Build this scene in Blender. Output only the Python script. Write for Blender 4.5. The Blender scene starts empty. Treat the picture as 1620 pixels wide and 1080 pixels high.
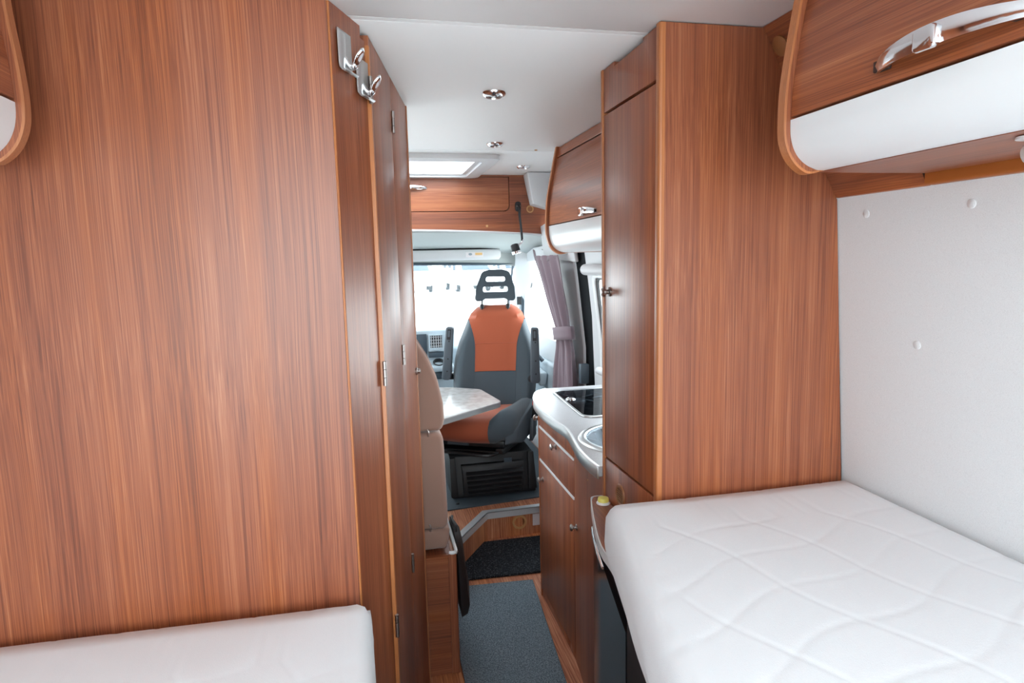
import bpy, bmesh, math, random
from mathutils import Vector, Matrix, Euler
random.seed(7)
SC = bpy.context.scene
COL = SC.collection
R = math.radians

# ------------------------------------------------------------------ camera, world, light, exposure
yaw, pit, rol = 0.2156524, -0.1288777, -0.0227834
fw = Vector((math.sin(yaw)*math.cos(pit), math.cos(yaw)*math.cos(pit), math.sin(pit)))
rt = Vector((math.cos(yaw), -math.sin(yaw), 0.0))
up = rt.cross(fw)
r2 = rt*math.cos(rol) + up*math.sin(rol)
u2 = up*math.cos(rol) - rt*math.sin(rol)
cd = bpy.data.cameras.new('camera')
cam = bpy.data.objects.new('camera', cd)
COL.objects.link(cam)
mw = Matrix((r2, u2, -fw)).transposed().to_4x4()
mw.translation = Vector((0, 0, 1.42))
cam.matrix_world = mw
cd.sensor_fit = 'HORIZONTAL'
cd.sensor_width = 36.0
cd.lens = 1001.457/1620*36.0
cd.clip_start = 0.02
cd.clip_end = 200
SC.camera = cam

W = bpy.data.worlds.new('overcast_sky')
SC.world = W
W.use_nodes = True
bg = W.node_tree.nodes['Background']
bg.inputs['Color'].default_value = (0.82, 0.945, 1.0, 1)
bg.inputs['Strength'].default_value = 5.7

def portal(name, loc, rot, sx, sy):
    l = bpy.data.lights.new(name, 'AREA')
    l.shape = 'RECTANGLE'; l.size = sx; l.size_y = sy
    l.cycles.is_portal = True
    o = bpy.data.objects.new(name, l)
    o.location = loc; o.rotation_euler = rot
    COL.objects.link(o)
portal('rear_door_portal', (0.12, -0.97, 1.1), (R(90), 0, R(0)), 1.95, 2.0)
portal('windscreen_portal', (0.12, 4.75, 1.2), (R(-60), 0, 0), 1.9, 0.9)
portal('roof_hatch_portal', (0.15, 3.18, 1.99), (0, 0, 0), 0.7, 0.6)
portal('left_window_portal', (-0.93, 2.85, 1.15), (0, R(-90), 0), 0.6, 0.9)
portal('driver_window_portal', (-0.93, 3.85, 1.15), (0, R(-90), 0), 0.55, 0.75)
portal('passenger_window_portal', (1.14, 3.9, 1.15), (0, R(90), 0), 0.6, 0.85)
portal('sliding_window_portal', (1.14, 2.3, 1.1), (0, R(90), 0), 0.55, 0.95)

SC.view_settings.view_transform = 'Standard'
SC.view_settings.look = 'None'
SC.view_settings.gamma = 1.0
SC.view_settings.use_curve_mapping = False
SC.view_settings.exposure = 0.82
SC.cycles.max_bounces = 16
SC.cycles.diffuse_bounces = 8
SC.cycles.glossy_bounces = 5
SC.cycles.transparent_max_bounces = 16
SC.cycles.sample_clamp_indirect = 6.0
SC.cycles.caustics_reflective = False
SC.cycles.caustics_refractive = False

# ------------------------------------------------------------------ materials
def srgb(r, g, b):
    f = lambda c: (c/255/12.92) if c/255 <= 0.04045 else ((c/255+0.055)/1.055)**2.4
    return (f(r), f(g), f(b), 1)

def mat(name, col, rough=0.5, metal=0.0, bump=None, spec=0.5, speckle=None, coat=0.0, sheen=0.0):
    m = bpy.data.materials.new(name)
    m.use_nodes = True
    nt = m.node_tree
    b = nt.nodes['Principled BSDF']
    b.inputs['Base Color'].default_value = col
    b.inputs['Roughness'].default_value = rough
    b.inputs['Metallic'].default_value = metal
    b.inputs['Specular IOR Level'].default_value = spec
    b.inputs['Coat Weight'].default_value = coat
    b.inputs['Sheen Weight'].default_value = sheen
    tc = nt.nodes.new('ShaderNodeTexCoord')
    n = nt.nodes.new('ShaderNodeTexNoise')
    nt.links.new(tc.outputs['Object'], n.inputs['Vector'])
    sc, st, ds = bump if bump else (300, 0.03, 0.0004)
    n.inputs['Scale'].default_value = sc
    n.inputs['Detail'].default_value = 3
    bp = nt.nodes.new('ShaderNodeBump')
    bp.inputs['Strength'].default_value = st
    bp.inputs['Distance'].default_value = ds
    nt.links.new(n.outputs['Fac'], bp.inputs['Height'])
    nt.links.new(bp.outputs['Normal'], b.inputs['Normal'])
    if speckle:
        s2, c2, lo, hi = speckle
        n2 = nt.nodes.new('ShaderNodeTexNoise')
        n2.inputs['Scale'].default_value = s2
        n2.inputs['Detail'].default_value = 4
        nt.links.new(tc.outputs['Object'], n2.inputs['Vector'])
        mr = nt.nodes.new('ShaderNodeMapRange')
        mr.inputs['From Min'].default_value = lo
        mr.inputs['From Max'].default_value = hi
        nt.links.new(n2.outputs['Fac'], mr.inputs['Value'])
        mx = nt.nodes.new('ShaderNodeMix')
        mx.data_type = 'RGBA'
        mx.inputs['A'].default_value = col
        mx.inputs['B'].default_value = c2
        nt.links.new(mr.outputs['Result'], mx.inputs['Factor'])
        nt.links.new(mx.outputs['Result'], b.inputs['Base Color'])
    return m

def wood(name, axis, stops, rough=0.36, scale=1.0, band=0.5, along=0.005, bump=0.08):
    m = bpy.data.materials.new(name)
    m.use_nodes = True
    nt = m.node_tree
    L = nt.links.new
    N = nt.nodes.new
    b = nt.nodes['Principled BSDF']
    b.inputs['Roughness'].default_value = rough
    b.inputs['Specular IOR Level'].default_value = 0.54
    tc = N('ShaderNodeTexCoord')
    oi = N('ShaderNodeObjectInfo')
    mu = N('ShaderNodeMath'); mu.operation = 'MULTIPLY'; mu.inputs[1].default_value = 7.0
    L(oi.outputs['Random'], mu.inputs[0])
    ad = N('ShaderNodeVectorMath'); ad.operation = 'ADD'
    L(tc.outputs['Object'], ad.inputs[0]); L(mu.outputs[0], ad.inputs[1])
    # gentle wander of the grain
    wn = N('ShaderNodeTexNoise'); wn.inputs['Scale'].default_value = 1.6; wn.inputs['Detail'].default_value = 1
    L(ad.outputs[0], wn.inputs['Vector'])
    ws = N('ShaderNodeVectorMath'); ws.operation = 'SCALE'; ws.inputs['Scale'].default_value = 0.016
    L(wn.outputs['Color'], ws.inputs[0])
    ad2 = N('ShaderNodeVectorMath'); ad2.operation = 'ADD'
    L(ad.outputs[0], ad2.inputs[0]); L(ws.outputs[0], ad2.inputs[1])
    mp = N('ShaderNodeMapping')
    s = [1, 1, 1]; s['xyz'.index(axis)] = along
    mp.inputs['Scale'].default_value = s
    L(ad2.outputs[0], mp.inputs['Vector'])
    def noise(sc, det):
        n = N('ShaderNodeTexNoise'); n.inputs['Scale'].default_value = sc*scale
        n.inputs['Detail'].default_value = det; n.inputs['Roughness'].default_value = 0.6
        L(mp.outputs[0], n.inputs['Vector']); return n.outputs['Fac']
    a, c, d = noise(270, 4), noise(26, 2), noise(620, 3)
    m1 = N('ShaderNodeMix'); m1.inputs['Factor'].default_value = band
    L(a, m1.inputs['A']); L(c, m1.inputs['B'])
    m2 = N('ShaderNodeMix'); m2.inputs['Factor'].default_value = 0.42
    L(m1.outputs['Result'], m2.inputs['A']); L(d, m2.inputs['B'])
    cr = N('ShaderNodeValToRGB')
    e = cr.color_ramp.elements
    while len(e) < len(stops): e.new(0.5)
    for k, (p, cc) in enumerate(stops):
        e[k].position = p; e[k].color = cc
    L(m2.outputs['Result'], cr.inputs['Fac'])
    hu = noise(11, 1)
    hr_ = N('ShaderNodeMapRange'); hr_.inputs['From Min'].default_value = 0.38; hr_.inputs['From Max'].default_value = 0.54
    L(hu, hr_.inputs['Value'])
    tn = N('ShaderNodeMix'); tn.data_type = 'RGBA'; tn.inputs['A'].default_value = (1.06, 1.0, 0.82, 1); tn.inputs['B'].default_value = (0.96, 0.98, 1.08, 1)
    L(hr_.outputs['Result'], tn.inputs['Factor'])
    ml = N('ShaderNodeMix'); ml.data_type = 'RGBA'; ml.blend_type = 'MULTIPLY'; ml.inputs['Factor'].default_value = 1.0
    L(cr.outputs['Color'], ml.inputs['A']); L(tn.outputs['Result'], ml.inputs['B'])
    L(ml.outputs['Result'], b.inputs['Base Color'])
    bp = N('ShaderNodeBump'); bp.inputs['Strength'].default_value = bump; bp.inputs['Distance'].default_value = 0.0006
    L(d, bp.inputs['Height']); L(bp.outputs['Normal'], b.inputs['Normal'])
    return m

def glass(name, tint=(1, 1, 1, 1), gloss=0.08, rough=0.02):
    m = bpy.data.materials.new(name)
    m.use_nodes = True
    nt = m.node_tree
    nt.nodes.remove(nt.nodes['Principled BSDF'])
    o = nt.nodes['Material Output']
    t = nt.nodes.new('ShaderNodeBsdfTransparent'); t.inputs['Color'].default_value = tint
    g = nt.nodes.new('ShaderNodeBsdfGlossy'); g.inputs['Roughness'].default_value = rough
    lw = nt.nodes.new('ShaderNodeLayerWeight'); lw.inputs['Blend'].default_value = 0.5
    pw = nt.nodes.new('ShaderNodeMath'); pw.operation = 'POWER'; pw.inputs[1].default_value = 4.0
    nt.links.new(lw.outputs['Facing'], pw.inputs[0])
    fr = nt.nodes.new('ShaderNodeMath'); fr.operation = 'MULTIPLY_ADD'; fr.inputs[1].default_value = 0.42; fr.inputs[2].default_value = gloss*0.5
    nt.links.new(pw.outputs[0], fr.inputs[0])
    x = nt.nodes.new('ShaderNodeMixShader')
    nt.links.new(fr.outputs[0], x.inputs[0])
    nt.links.new(t.outputs[0], x.inputs[1]); nt.links.new(g.outputs[0], x.inputs[2])
    nt.links.new(x.outputs[0], o.inputs['Surface'])
    return m

STOPS = [(0.29, srgb(74, 38, 27)), (0.44, srgb(126, 68, 44)), (0.54, srgb(153, 87, 55)), (0.71, srgb(190, 126, 86))]
WZ = wood('wood_upright_grain', 'z', STOPS)
WX = wood('wood_cross_grain', 'x', STOPS)
WY = wood('wood_length_grain', 'y', STOPS)
FST = [(0.36, srgb(112, 60, 38)), (0.45, srgb(168, 98, 64)), (0.54, srgb(196, 128, 90)), (0.64, srgb(224, 172, 132))]
WF = wood('floor_strip_grain', 'y', FST, rough=0.45, scale=0.55, band=0.3, along=0.02)
WR = wood('riser_strip_grain', 'z', FST, rough=0.45, scale=0.5, band=0.3, along=0.02)
EDGE = wood('edge_band_wood', 'z', [(0.3, srgb(140, 82, 50)), (0.5, srgb(172, 108, 68)), (0.7, srgb(190, 126, 82))], rough=0.4)
EDGEX = wood('edge_band_wood_cross', 'x', [(0.3, srgb(140, 82, 50)), (0.5, srgb(172, 108, 68)), (0.7, srgb(190, 126, 82))], rough=0.4)
RAILM = mat('rail_brown', srgb(158, 88, 36), 0.5)
DARKGAP = mat('gap_dark', srgb(46, 26, 20), 0.8)
WALLW = mat('wall_white', srgb(222, 223, 224), 0.6, bump=(900, 0.25, 0.0006), speckle=(700, srgb(210, 210, 211), 0.45, 0.7))
CEIL = mat('ceiling_white', srgb(240, 240, 240), 0.5, bump=(420, 0.2, 0.0006))
PLW = mat('gloss_white', srgb(226, 227, 228), 0.28, bump=(60, 0.02, 0.0005))
PLC = mat('cab_plastic_white', srgb(206, 206, 208), 0.5)
HEADL = mat('header_lining', srgb(172, 176, 174), 0.85, bump=(800, 0.2, 0.0005))
CHROME = mat('chrome', (0.82, 0.82, 0.84, 1), 0.1, 1.0)
STEEL = mat('brushed_steel', (0.62, 0.62, 0.62, 1), 0.32, 1.0, bump=(200, 0.06, 0.0004))
ALU = mat('aluminium', (0.72, 0.74, 0.76, 1), 0.45, 0.55)
NICKEL = mat('dull_nickel', (0.42, 0.38, 0.36, 1), 0.35, 1.0)
MATT = mat('mattress_cloth', srgb(229, 232, 235), 0.9, bump=(700, 0.35, 0.0008), sheen=0.1)
BLACKG = mat('black_gloss', srgb(26, 28, 32), 0.16, spec=0.6)
BLACK = mat('black_plastic', srgb(27, 26, 28), 0.5)
BLACKM = mat('black_metal', srgb(24, 24, 26), 0.35)
RUBBER = mat('cab_rubber', srgb(66, 76, 84), 0.55, bump=(500, 0.3, 0.0008))
CARB = mat('carpet_black', srgb(34, 36, 40), 0.95, bump=(220, 0.9, 0.004), speckle=(210, srgb(104, 108, 114), 0.52, 0.74), spec=0.1)
CARG = mat('carpet_grey', srgb(82, 94, 104), 0.95, bump=(230, 0.9, 0.003), speckle=(230, srgb(152, 166, 176), 0.36, 0.74), spec=0.1)
SUEDE = mat('suede_brown', srgb(152, 120, 106), 0.9, bump=(900, 0.2, 0.0006), sheen=0.35)
SEATG = mat('seat_grey_cloth', srgb(66, 75, 82), 0.85, bump=(900, 0.3, 0.0006), sheen=0.2)
SEATO = mat('seat_orange_cloth', srgb(168, 82, 52), 0.9, bump=(1200, 0.35, 0.0007), sheen=0.15)
SEATP = mat('seat_grey_plastic', srgb(76, 83, 90), 0.5)
DASHM = mat('dash_blue_grey', srgb(176, 188, 196), 0.55)
DASHD = mat('dash_dark', srgb(62, 74, 84), 0.5)
CURT = mat('curtain_mauve', srgb(124, 106, 114), 0.85, bump=(900, 0.2, 0.0005), sheen=0.2)
CURTL = mat('curtain_lining', srgb(176, 172, 174), 0.85)
WTOP = mat('worktop_grey', srgb(168, 166, 168), 0.35, speckle=(420, srgb(146, 145, 148), 0.45, 0.7))
TABLE = mat('table_laminate', srgb(188, 184, 182), 0.22, speckle=(24, srgb(166, 160, 158), 0.4, 0.7))
GLASS = glass('window_glass')
SMOKE = glass('smoked_lid_glass', (0.42, 0.45, 0.48, 1), 0.06)
SEAL = mat('door_seal_black', srgb(26, 28, 31), 0.8, spec=0.15)
PANE = glass('roof_hatch_pane', (0.97, 0.97, 0.97, 1), 0.05)
BUFF = mat('vent_buff', srgb(196, 148, 98), 0.5)
BUFFD = mat('vent_buff_dark', srgb(128, 84, 48), 0.55)
CAPB = mat('cap_brown', srgb(146, 94, 56), 0.5)
YELLOW = mat('yellow_plastic', srgb(226, 216, 110), 0.35)
RED = mat('buckle_red', srgb(220, 52, 30), 0.4)
PAPER = mat('paper_white', srgb(226, 220, 222), 0.7)
TINT = mat('dark_tinted_window', srgb(40, 48, 56), 0.1)
VANT = mat('van_window', srgb(58, 68, 78), 0.6, spec=0.2)
TYRE = mat('tyre_rubber', srgb(30, 30, 31), 0.85)
TARMAC = mat('yard_concrete', srgb(222, 221, 218), 0.9, bump=(20, 0.3, 0.01), speckle=(3, srgb(206, 205, 202), 0.4, 0.7))
VANW = mat('van_white', srgb(236, 238, 240), 0.3)
VANG = mat('van_grey_stripe', srgb(150, 158, 166), 0.35)
CARD = mat('car_dark_paint', srgb(46, 56, 66), 0.2)
ORANGEP = mat('sticker_orange', srgb(232, 190, 130), 0.6)

# ------------------------------------------------------------------ mesh helpers
class MB:
    def __init__(self): self.bm = bmesh.new()
    def _faces(self, vs, fs):
        v = [self.bm.verts.new(p) for p in vs]
        for f in fs:
            try: self.bm.faces.new([v[i] for i in f])
            except ValueError: pass
        return self
    def box(self, x0, x1, y0, y1, z0, z1):
        return self.hexa([(x0,y0,z0),(x1,y0,z0),(x1,y1,z0),(x0,y1,z0),(x0,y0,z1),(x1,y0,z1),(x1,y1,z1),(x0,y1,z1)])
    def hexa(self, p):
        return self._faces(p, [(3,2,1,0),(4,5,6,7),(0,1,5,4),(1,2,6,5),(2,3,7,6),(3,0,4,7)])
    def slab(self, quad, n, t):
        """a quad of 3D points thickened by t along n"""
        n = Vector(n).normalized()*t
        a = [Vector(q) for q in quad]
        return self.hexa([tuple(q) for q in a] + [tuple(q+n) for q in a])
    def prism(self, poly, axis, a, b, holes=()):
        def P(u, v, w): return {'x': (w, u, v), 'y': (u, w, v), 'z': (u, v, w)}[axis]
        if not holes:
            n = len(poly)
            vs = [P(u, v, a) for u, v in poly] + [P(u, v, b) for u, v in poly]
            fs = [tuple(range(n-1, -1, -1)), tuple(range(n, 2*n))] + [(i, (i+1) % n, n+(i+1) % n, n+i) for i in range(n)]
            return self._faces(vs, fs)
        t = bmesh.new()
        ed = []
        for lp in [poly] + list(holes):
            v = [t.verts.new(P(u, w, a)) for u, w in lp]
            ed += [t.edges.new((v[i], v[(i+1) % len(v)])) for i in range(len(v))]
        bmesh.ops.triangle_fill(t, use_beauty=True, use_dissolve=False, edges=ed)
        ex = bmesh.ops.extrude_face_region(t, geom=t.faces[:])
        d = Vector(P(0, 0, b-a))
        bmesh.ops.translate(t, vec=d, verts=[g for g in ex['geom'] if isinstance(g, bmesh.types.BMVert)])
        me = bpy.data.meshes.new('tmp'); t.to_mesh(me); t.free()
        self.bm.from_mesh(me); bpy.data.meshes.remove(me)
        return self
    def tube(self, pts, r, seg=10, closed=False, flat=1.0):
        pts = [Vector(p) for p in pts]
        rs = r if isinstance(r, (list, tuple)) else [r]*len(pts)
        rings = []
        n = len(pts)
        prev = None
        for i, p in enumerate(pts):
            if closed: d = pts[(i+1) % n]-pts[i-1]
            else: d = pts[min(i+1, n-1)]-pts[max(i-1, 0)]
            d.normalize()
            if prev is None:
                u = d.orthogonal().normalized()
            else:
                u = (prev - d*prev.dot(d)).normalized()
            prev = u
            w = d.cross(u)
            rings.append([self.bm.verts.new(p + (u*math.cos(t)+w*math.sin(t)*flat)*rs[i]) for t in [2*math.pi*k/seg for k in range(seg)]])
        m = n if closed else n-1
        for i in range(m):
            a, b = rings[i], rings[(i+1) % n]
            for k in range(seg):
                self.bm.faces.new((a[k], a[(k+1) % seg], b[(k+1) % seg], b[k]))
        if not closed:
            self.bm.faces.new(rings[0][::-1]); self.bm.faces.new(rings[-1])
        return self
    def lathe(self, prof, c, axis=(0, 0, 1), seg=24, caps=True):
        """prof: (radius, height along axis) pairs"""
        ax = Vector(axis).normalized(); u = ax.orthogonal().normalized(); w = ax.cross(u); c = Vector(c)
        rings = []
        for r, h in prof:
            if r < 1e-6: rings.append([self.bm.verts.new(c+ax*h)])
            else: rings.append([self.bm.verts.new(c+ax*h+(u*math.cos(t)+w*math.sin(t))*r) for t in [2*math.pi*k/seg for k in range(seg)]])
        for a, b in zip(rings, rings[1:]):
            for k in range(seg):
                k2 = (k+1) % seg
                f = [a[k % len(a)], a[k2 % len(a)], b[k2 % len(b)], b[k % len(b)]]
                g = []
                for v in f:
                    if v not in g: g.append(v)
                if len(g) > 2: self.bm.faces.new(g)
        if caps:
            if len(rings[0]) > 1: self.bm.faces.new(rings[0][::-1])
            if len(rings[-1]) > 1: self.bm.faces.new(rings[-1])
        return self
    def grid(self, rows, closed_u=False):
        v = [[self.bm.verts.new(p) for p in r] for r in rows]
        for i in range(len(v)-1):
            n = len(v[i])
            for k in range(n if closed_u else n-1):
                self.bm.faces.new((v[i][k], v[i][(k+1) % n], v[i+1][(k+1) % n], v[i+1][k]))
        return self
    def loft(self, rings):
        """closed rings joined, capped both ends"""
        v = [[self.bm.verts.new(p) for p in r] for r in rings]
        n = len(v[0])
        for a, b in zip(v, v[1:]):
            for k in range(n): self.bm.faces.new((a[k], a[(k+1) % n], b[(k+1) % n], b[k]))
        self.bm.faces.new(v[0][::-1]); self.bm.faces.new(v[-1])
        return self
    def bevel(self, w, seg=2, ang=30):
        bmesh.ops.recalc_face_normals(self.bm, faces=self.bm.faces[:])
        es = [e for e in self.bm.edges if len(e.link_faces) == 2 and e.calc_face_angle(0) > R(ang)]
        if es: bmesh.ops.bevel(self.bm, geom=es, offset=w, segments=seg, profile=0.5, affect='EDGES', clamp_overlap=True)
        return self
    def build(self, name, material, parent=None, local=False, smooth=40, solid=None, origin=None):
        bmesh.ops.recalc_face_normals(self.bm, faces=self.bm.faces[:])
        me = bpy.data.meshes.new(name)
        self.bm.to_mesh(me); self.bm.free()
        o = bpy.data.objects.new(name, me)
        if parent is not None:
            o.parent = parent
            if not local:
                off = Vector(); q = parent
                while q is not None:
                    off += q.location; q = q.parent
                me.transform(Matrix.Translation(-off))
        else:
            co = [v.co for v in me.vertices]
            c = Vector(((min(p.x for p in co)+max(p.x for p in co))/2, (min(p.y for p in co)+max(p.y for p in co))/2, min(p.z for p in co)))
            if origin is not None: c = Vector(origin)
            me.transform(Matrix.Translation(-c)); o.location = c
        me.materials.append(material)
        if smooth:
            for p in me.polygons: p.use_smooth = True
            me.set_sharp_from_angle(angle=R(smooth))
        COL.objects.link(o)
        if solid:
            md = o.modifiers.new('thickness', 'SOLIDIFY'); md.thickness = solid
        return o

def tag(o, label, cat, group=None, kind=None):
    o['label'] = label; o['category'] = cat
    if group: o['group'] = group
    if kind: o['kind'] = kind
    return o
def empty(name, loc, label, cat, group=None, kind=None, rz=0.0):
    o = bpy.data.objects.new(name, None)
    o.empty_display_size = 0.05
    o.location = loc; o.rotation_euler = (0, 0, rz)
    COL.objects.link(o)
    return tag(o, label, cat, group, kind)
def copy_tree(o, parent=None):
    c = o.copy(); COL.objects.link(c)
    if parent is not None: c.parent = parent
    for ch in list(o.children): copy_tree(ch, c)
    return c
def box(name, m, parent, b, bev=0.0015, **k):
    mb = MB().box(*b)
    if bev: mb.bevel(bev)
    return mb.build(name, m, parent, **k)

def rpoly(pts, rad, seg=6):
    """polygon with rounded corners; rad a number or a list"""
    n = len(pts); out = []
    for i in range(n):
        r = rad[i] if isinstance(rad, (list, tuple)) else rad
        p = Vector(pts[i]); a = Vector(pts[i-1])-p; b = Vector(pts[(i+1) % n])-p
        if r <= 1e-6: out.append((p.x, p.y)); continue
        la, lb = a.length, b.length; a.normalize(); b.normalize()
        th = math.acos(max(-1, min(1, a.dot(b))))
        d = min(r/math.tan(th/2), la*0.49, lb*0.49); r = d*math.tan(th/2)
        c = p+(a+b).normalized()*(r/math.sin(th/2))
        s = (p+a*d)-c; e = (p+b*d)-c
        a0 = math.atan2(s.y, s.x); a1 = math.atan2(e.y, e.x)
        da = (a1-a0+math.pi) % (2*math.pi)-math.pi
        for k in range(seg+1):
            t = a0+da*k/seg
            out.append((c.x+r*math.cos(t), c.y+r*math.sin(t)))
    return out
def circ(cx, cy, r, n=32, r2=None):
    return [(cx+r*math.cos(2*math.pi*k/n), cy+(r2 or r)*math.sin(2*math.pi*k/n)) for k in range(n)]
def smoothline(pts, n=6):
    """Catmull-Rom through the points (2D or 3D)"""
    P = [Vector(p) for p in pts]; out = []
    for i in range(len(P)-1):
        p0 = P[max(i-1, 0)]; p1 = P[i]; p2 = P[i+1]; p3 = P[min(i+2, len(P)-1)]
        for k in range(n):
            t = k/n
            out.append(tuple(0.5*((2*p1)+(p2-p0)*t+(2*p0-5*p1+4*p2-p3)*t*t+(3*p1-p0-3*p2+p3)*t**3)))
    out.append(tuple(P[-1])); return out

ZC = 1.883      # ceiling height
# ================================================================== SETTING
fl = tag(MB().prism([(-0.84, -0.95), (1.08, -0.95), (1.08, 3.07), (0.52, 3.07), (0.2, 2.6), (-0.84, 2.6)], 'z', -0.03, 0).build('floor', WF),
         'wood strip floor of the aisle between the kitchen and the bench', 'floor', kind='structure')

st = empty('trim_1', (0.5, 3.3, 0), 'raised wooden step up to the cab floor with aluminium edge', 'step', kind='structure')
zs = 0.144
MB().prism([(-0.84, 2.62), (0.23, 2.62), (0.327, 2.757), (0.514, 3.04), (1.05, 3.06), (1.05, 4.3), (-0.84, 4.3)], 'z', zs-0.02, zs).build('step_top', WF, st)
MB().prism([(0.516, 3.045), (1.05, 3.065), (1.05, 3.08), (0.51, 3.06)], 'z', 0.0, zs-0.02).build('riser', WR, st)
MB().prism([(0.205, 2.585), (0.22, 2.585), (0.516, 3.045), (0.505, 3.06)], 'z', 0.0, zs-0.02).build('riser', WR, st)
# aluminium nosing, two lengths meeting at a mitre
def nosing(p, q, m0, m1):
    d = (Vector(q)-Vector(p)).normalized(); n = Vector((d.y, -d.x))       # n points to the aisle
    mb = MB()
    for off0, off1, z0, z1 in ((-0.032, 0.006, zs, zs+0.004), (0.002, 0.006, zs-0.03, zs+0.004)):
        a0 = Vector(p)+n*off0+d*m0*off0; a1 = Vector(p)+n*off1+d*m0*off1
        b0 = Vector(q)+n*off0+d*m1*off0; b1 = Vector(q)+n*off1+d*m1*off1
        mb.prism([tuple(a0), tuple(a1), tuple(b1), tuple(b0)], 'z', z0, z1)
    return mb
t1 = nosing((0.21, 2.58), (0.514, 3.04), 0, -0.47).build('step_nosing', ALU, st)
t1b = nosing((0.514, 3.04), (1.04, 3.06), 0.47, 0).build('step_nosing', ALU, st)
vr = MB().lathe([(0.026, -0.004), (0.028, 0.008), (0.036, 0.008), (0.039, 0.0)], (0.686, 3.051, 0.074), (0, -1, 0), 32, caps=False).build('vent_ring', BUFF, st)
MB().lathe([(0.027, -0.004), (0.027, 0.003), (0, 0.003)], (0.686, 3.055, 0.074), (0, -1, 0), 28).build('vent_disc', BUFFD, vr)
box('sticker', PAPER, st, (0.757, 0.805, 3.0508, 3.054, 0.046, 0.108), 0)

MB().prism([(-0.82, 3.12), (0.32, 3.12), (0.83, 3.175), (1.04, 3.19), (1.04, 4.4), (-0.82, 4.4)], 'z', zs, zs+0.006)\
    .build('cab_floor_mat', RUBBER, tag(empty('floor_1', (0.1, 3.6, zs), '', ''), 'dark rubber cab floor covering under the orange seat', 'floor covering', kind='structure'))
cabfl = bpy.data.objects['floor_1']
for x, y in ((0.385, 3.19), (0.30, 3.30)):
    MB().lathe([(0.011, 0.006), (0.010, 0.010), (0.006, 0.012), (0, 0.012)], (x, y, zs), (0, 0, 1), 14).build('floor_screw', BLACKM, cabfl)

# ceiling in three panels with narrow joints, opening for the roof hatch
ce = empty('ceiling', (0.1, 1.2, ZC), 'white panelled ceiling with faint cross joints above the aisle', 'ceiling', kind='structure')
MB().box(-0.84, 1.0, -0.95, 1.300, ZC, ZC+0.02).bevel(0.002).build('ceiling_panel', CEIL, ce)
MB().box(-0.84, 1.0, 1.318, 2.735, ZC, ZC+0.02).bevel(0.002).build('ceiling_panel', CEIL, ce)
hx0, hx1, hy0, hy1 = -0.23, 0.53, 2.88, 3.46
MB().prism([(-0.84, 2.738), (1.06, 2.738), (1.06, 3.52), (-0.84, 3.52)], 'z', ZC, ZC+0.02, [[(hx0, hy0), (hx1, hy0), (hx1, hy1), (hx0, hy1)]]).build('ceiling_panel', CEIL, ce)
MB().box(-0.84, 1.0, 1.3015, 1.3165, ZC+0.0004, ZC+0.012).build('joint_strip', CEIL, ce)
MB().prism([(-0.86, -0.95), (1.1, -0.95), (1.1, 4.2), (-0.86, 4.2)], 'z', ZC+0.05, ZC+0.07, [[(hx0, hy0), (hx1, hy0), (hx1, hy1), (hx0, hy1)]]).build('roof_skin', PLC, ce)

# right wall beside the bed: leans inward above the mattress
wr = empty('wall_right', (1.07, 0.2, 0), 'white textured leaning wall beside the right bed', 'wall', kind='structure')
MB().prism([(1.056, 0.0), (1.053, 0.9), (1.008, 1.535), (0.99, 1.60), (0.83, 1.87), (1.0, 1.95), (1.11, 1.6), (1.11, 0)], 'y', -0.95, 1.232).build('wall_panel', WALLW, wr)
wn = Vector((-0.635, 0, -0.064)).normalized()
for y, z in ((1.146, 1.497), (0.908, 1.497), (1.02, 1.237)):
    x = 1.053-0.045*(z-0.9)/0.635
    MB().lathe([(0.0085, -0.002), (0.0085, 0.001), (0.007, 0.0018), (0, 0.002)], (x, y, z), wn, 18).build('screw_cap', WALLW, wr)
MB().box(1.08, 1.11, 1.232, 1.62, -0.1, 1.93).build('wall_panel', WALLW, wr)
# left wall with dinette and driver openings
def rect(a, b, c, d): return [(a, c), (b, c), (b, d), (a, d)]
wl = tag(MB().prism(rect(-0.95, 4.4, -0.1, 1.95), 'x', -0.87, -0.84, [rect(2.45, 3.25, 0.88, 1.42), rect(3.5, 4.2, 0.92, 1.42)]).build('wall_left', WALLW),
         'white side wall behind the left bed and the dinette', 'wall', kind='structure')
for n, (a, b, c, d) in enumerate(((2.45, 3.25, 0.88, 1.42), (3.5, 4.2, 0.92, 1.42))):
    w = empty('window_%d' % (n+3), (-0.855, (a+b)/2, c), ('dinette side window behind the bench', 'driver side window on the far left')[n], 'window', kind='structure')
    MB().prism(rect(a-0.02, b+0.02, c-0.02, d+0.02), 'x', -0.84, -0.825, [rect(a+0.02, b-0.02, c+0.02, d-0.02)]).build('window_frame', PLC, w)
    MB().box(-0.858, -0.854, a, b, c, d).build('pane', GLASS, w)

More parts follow.
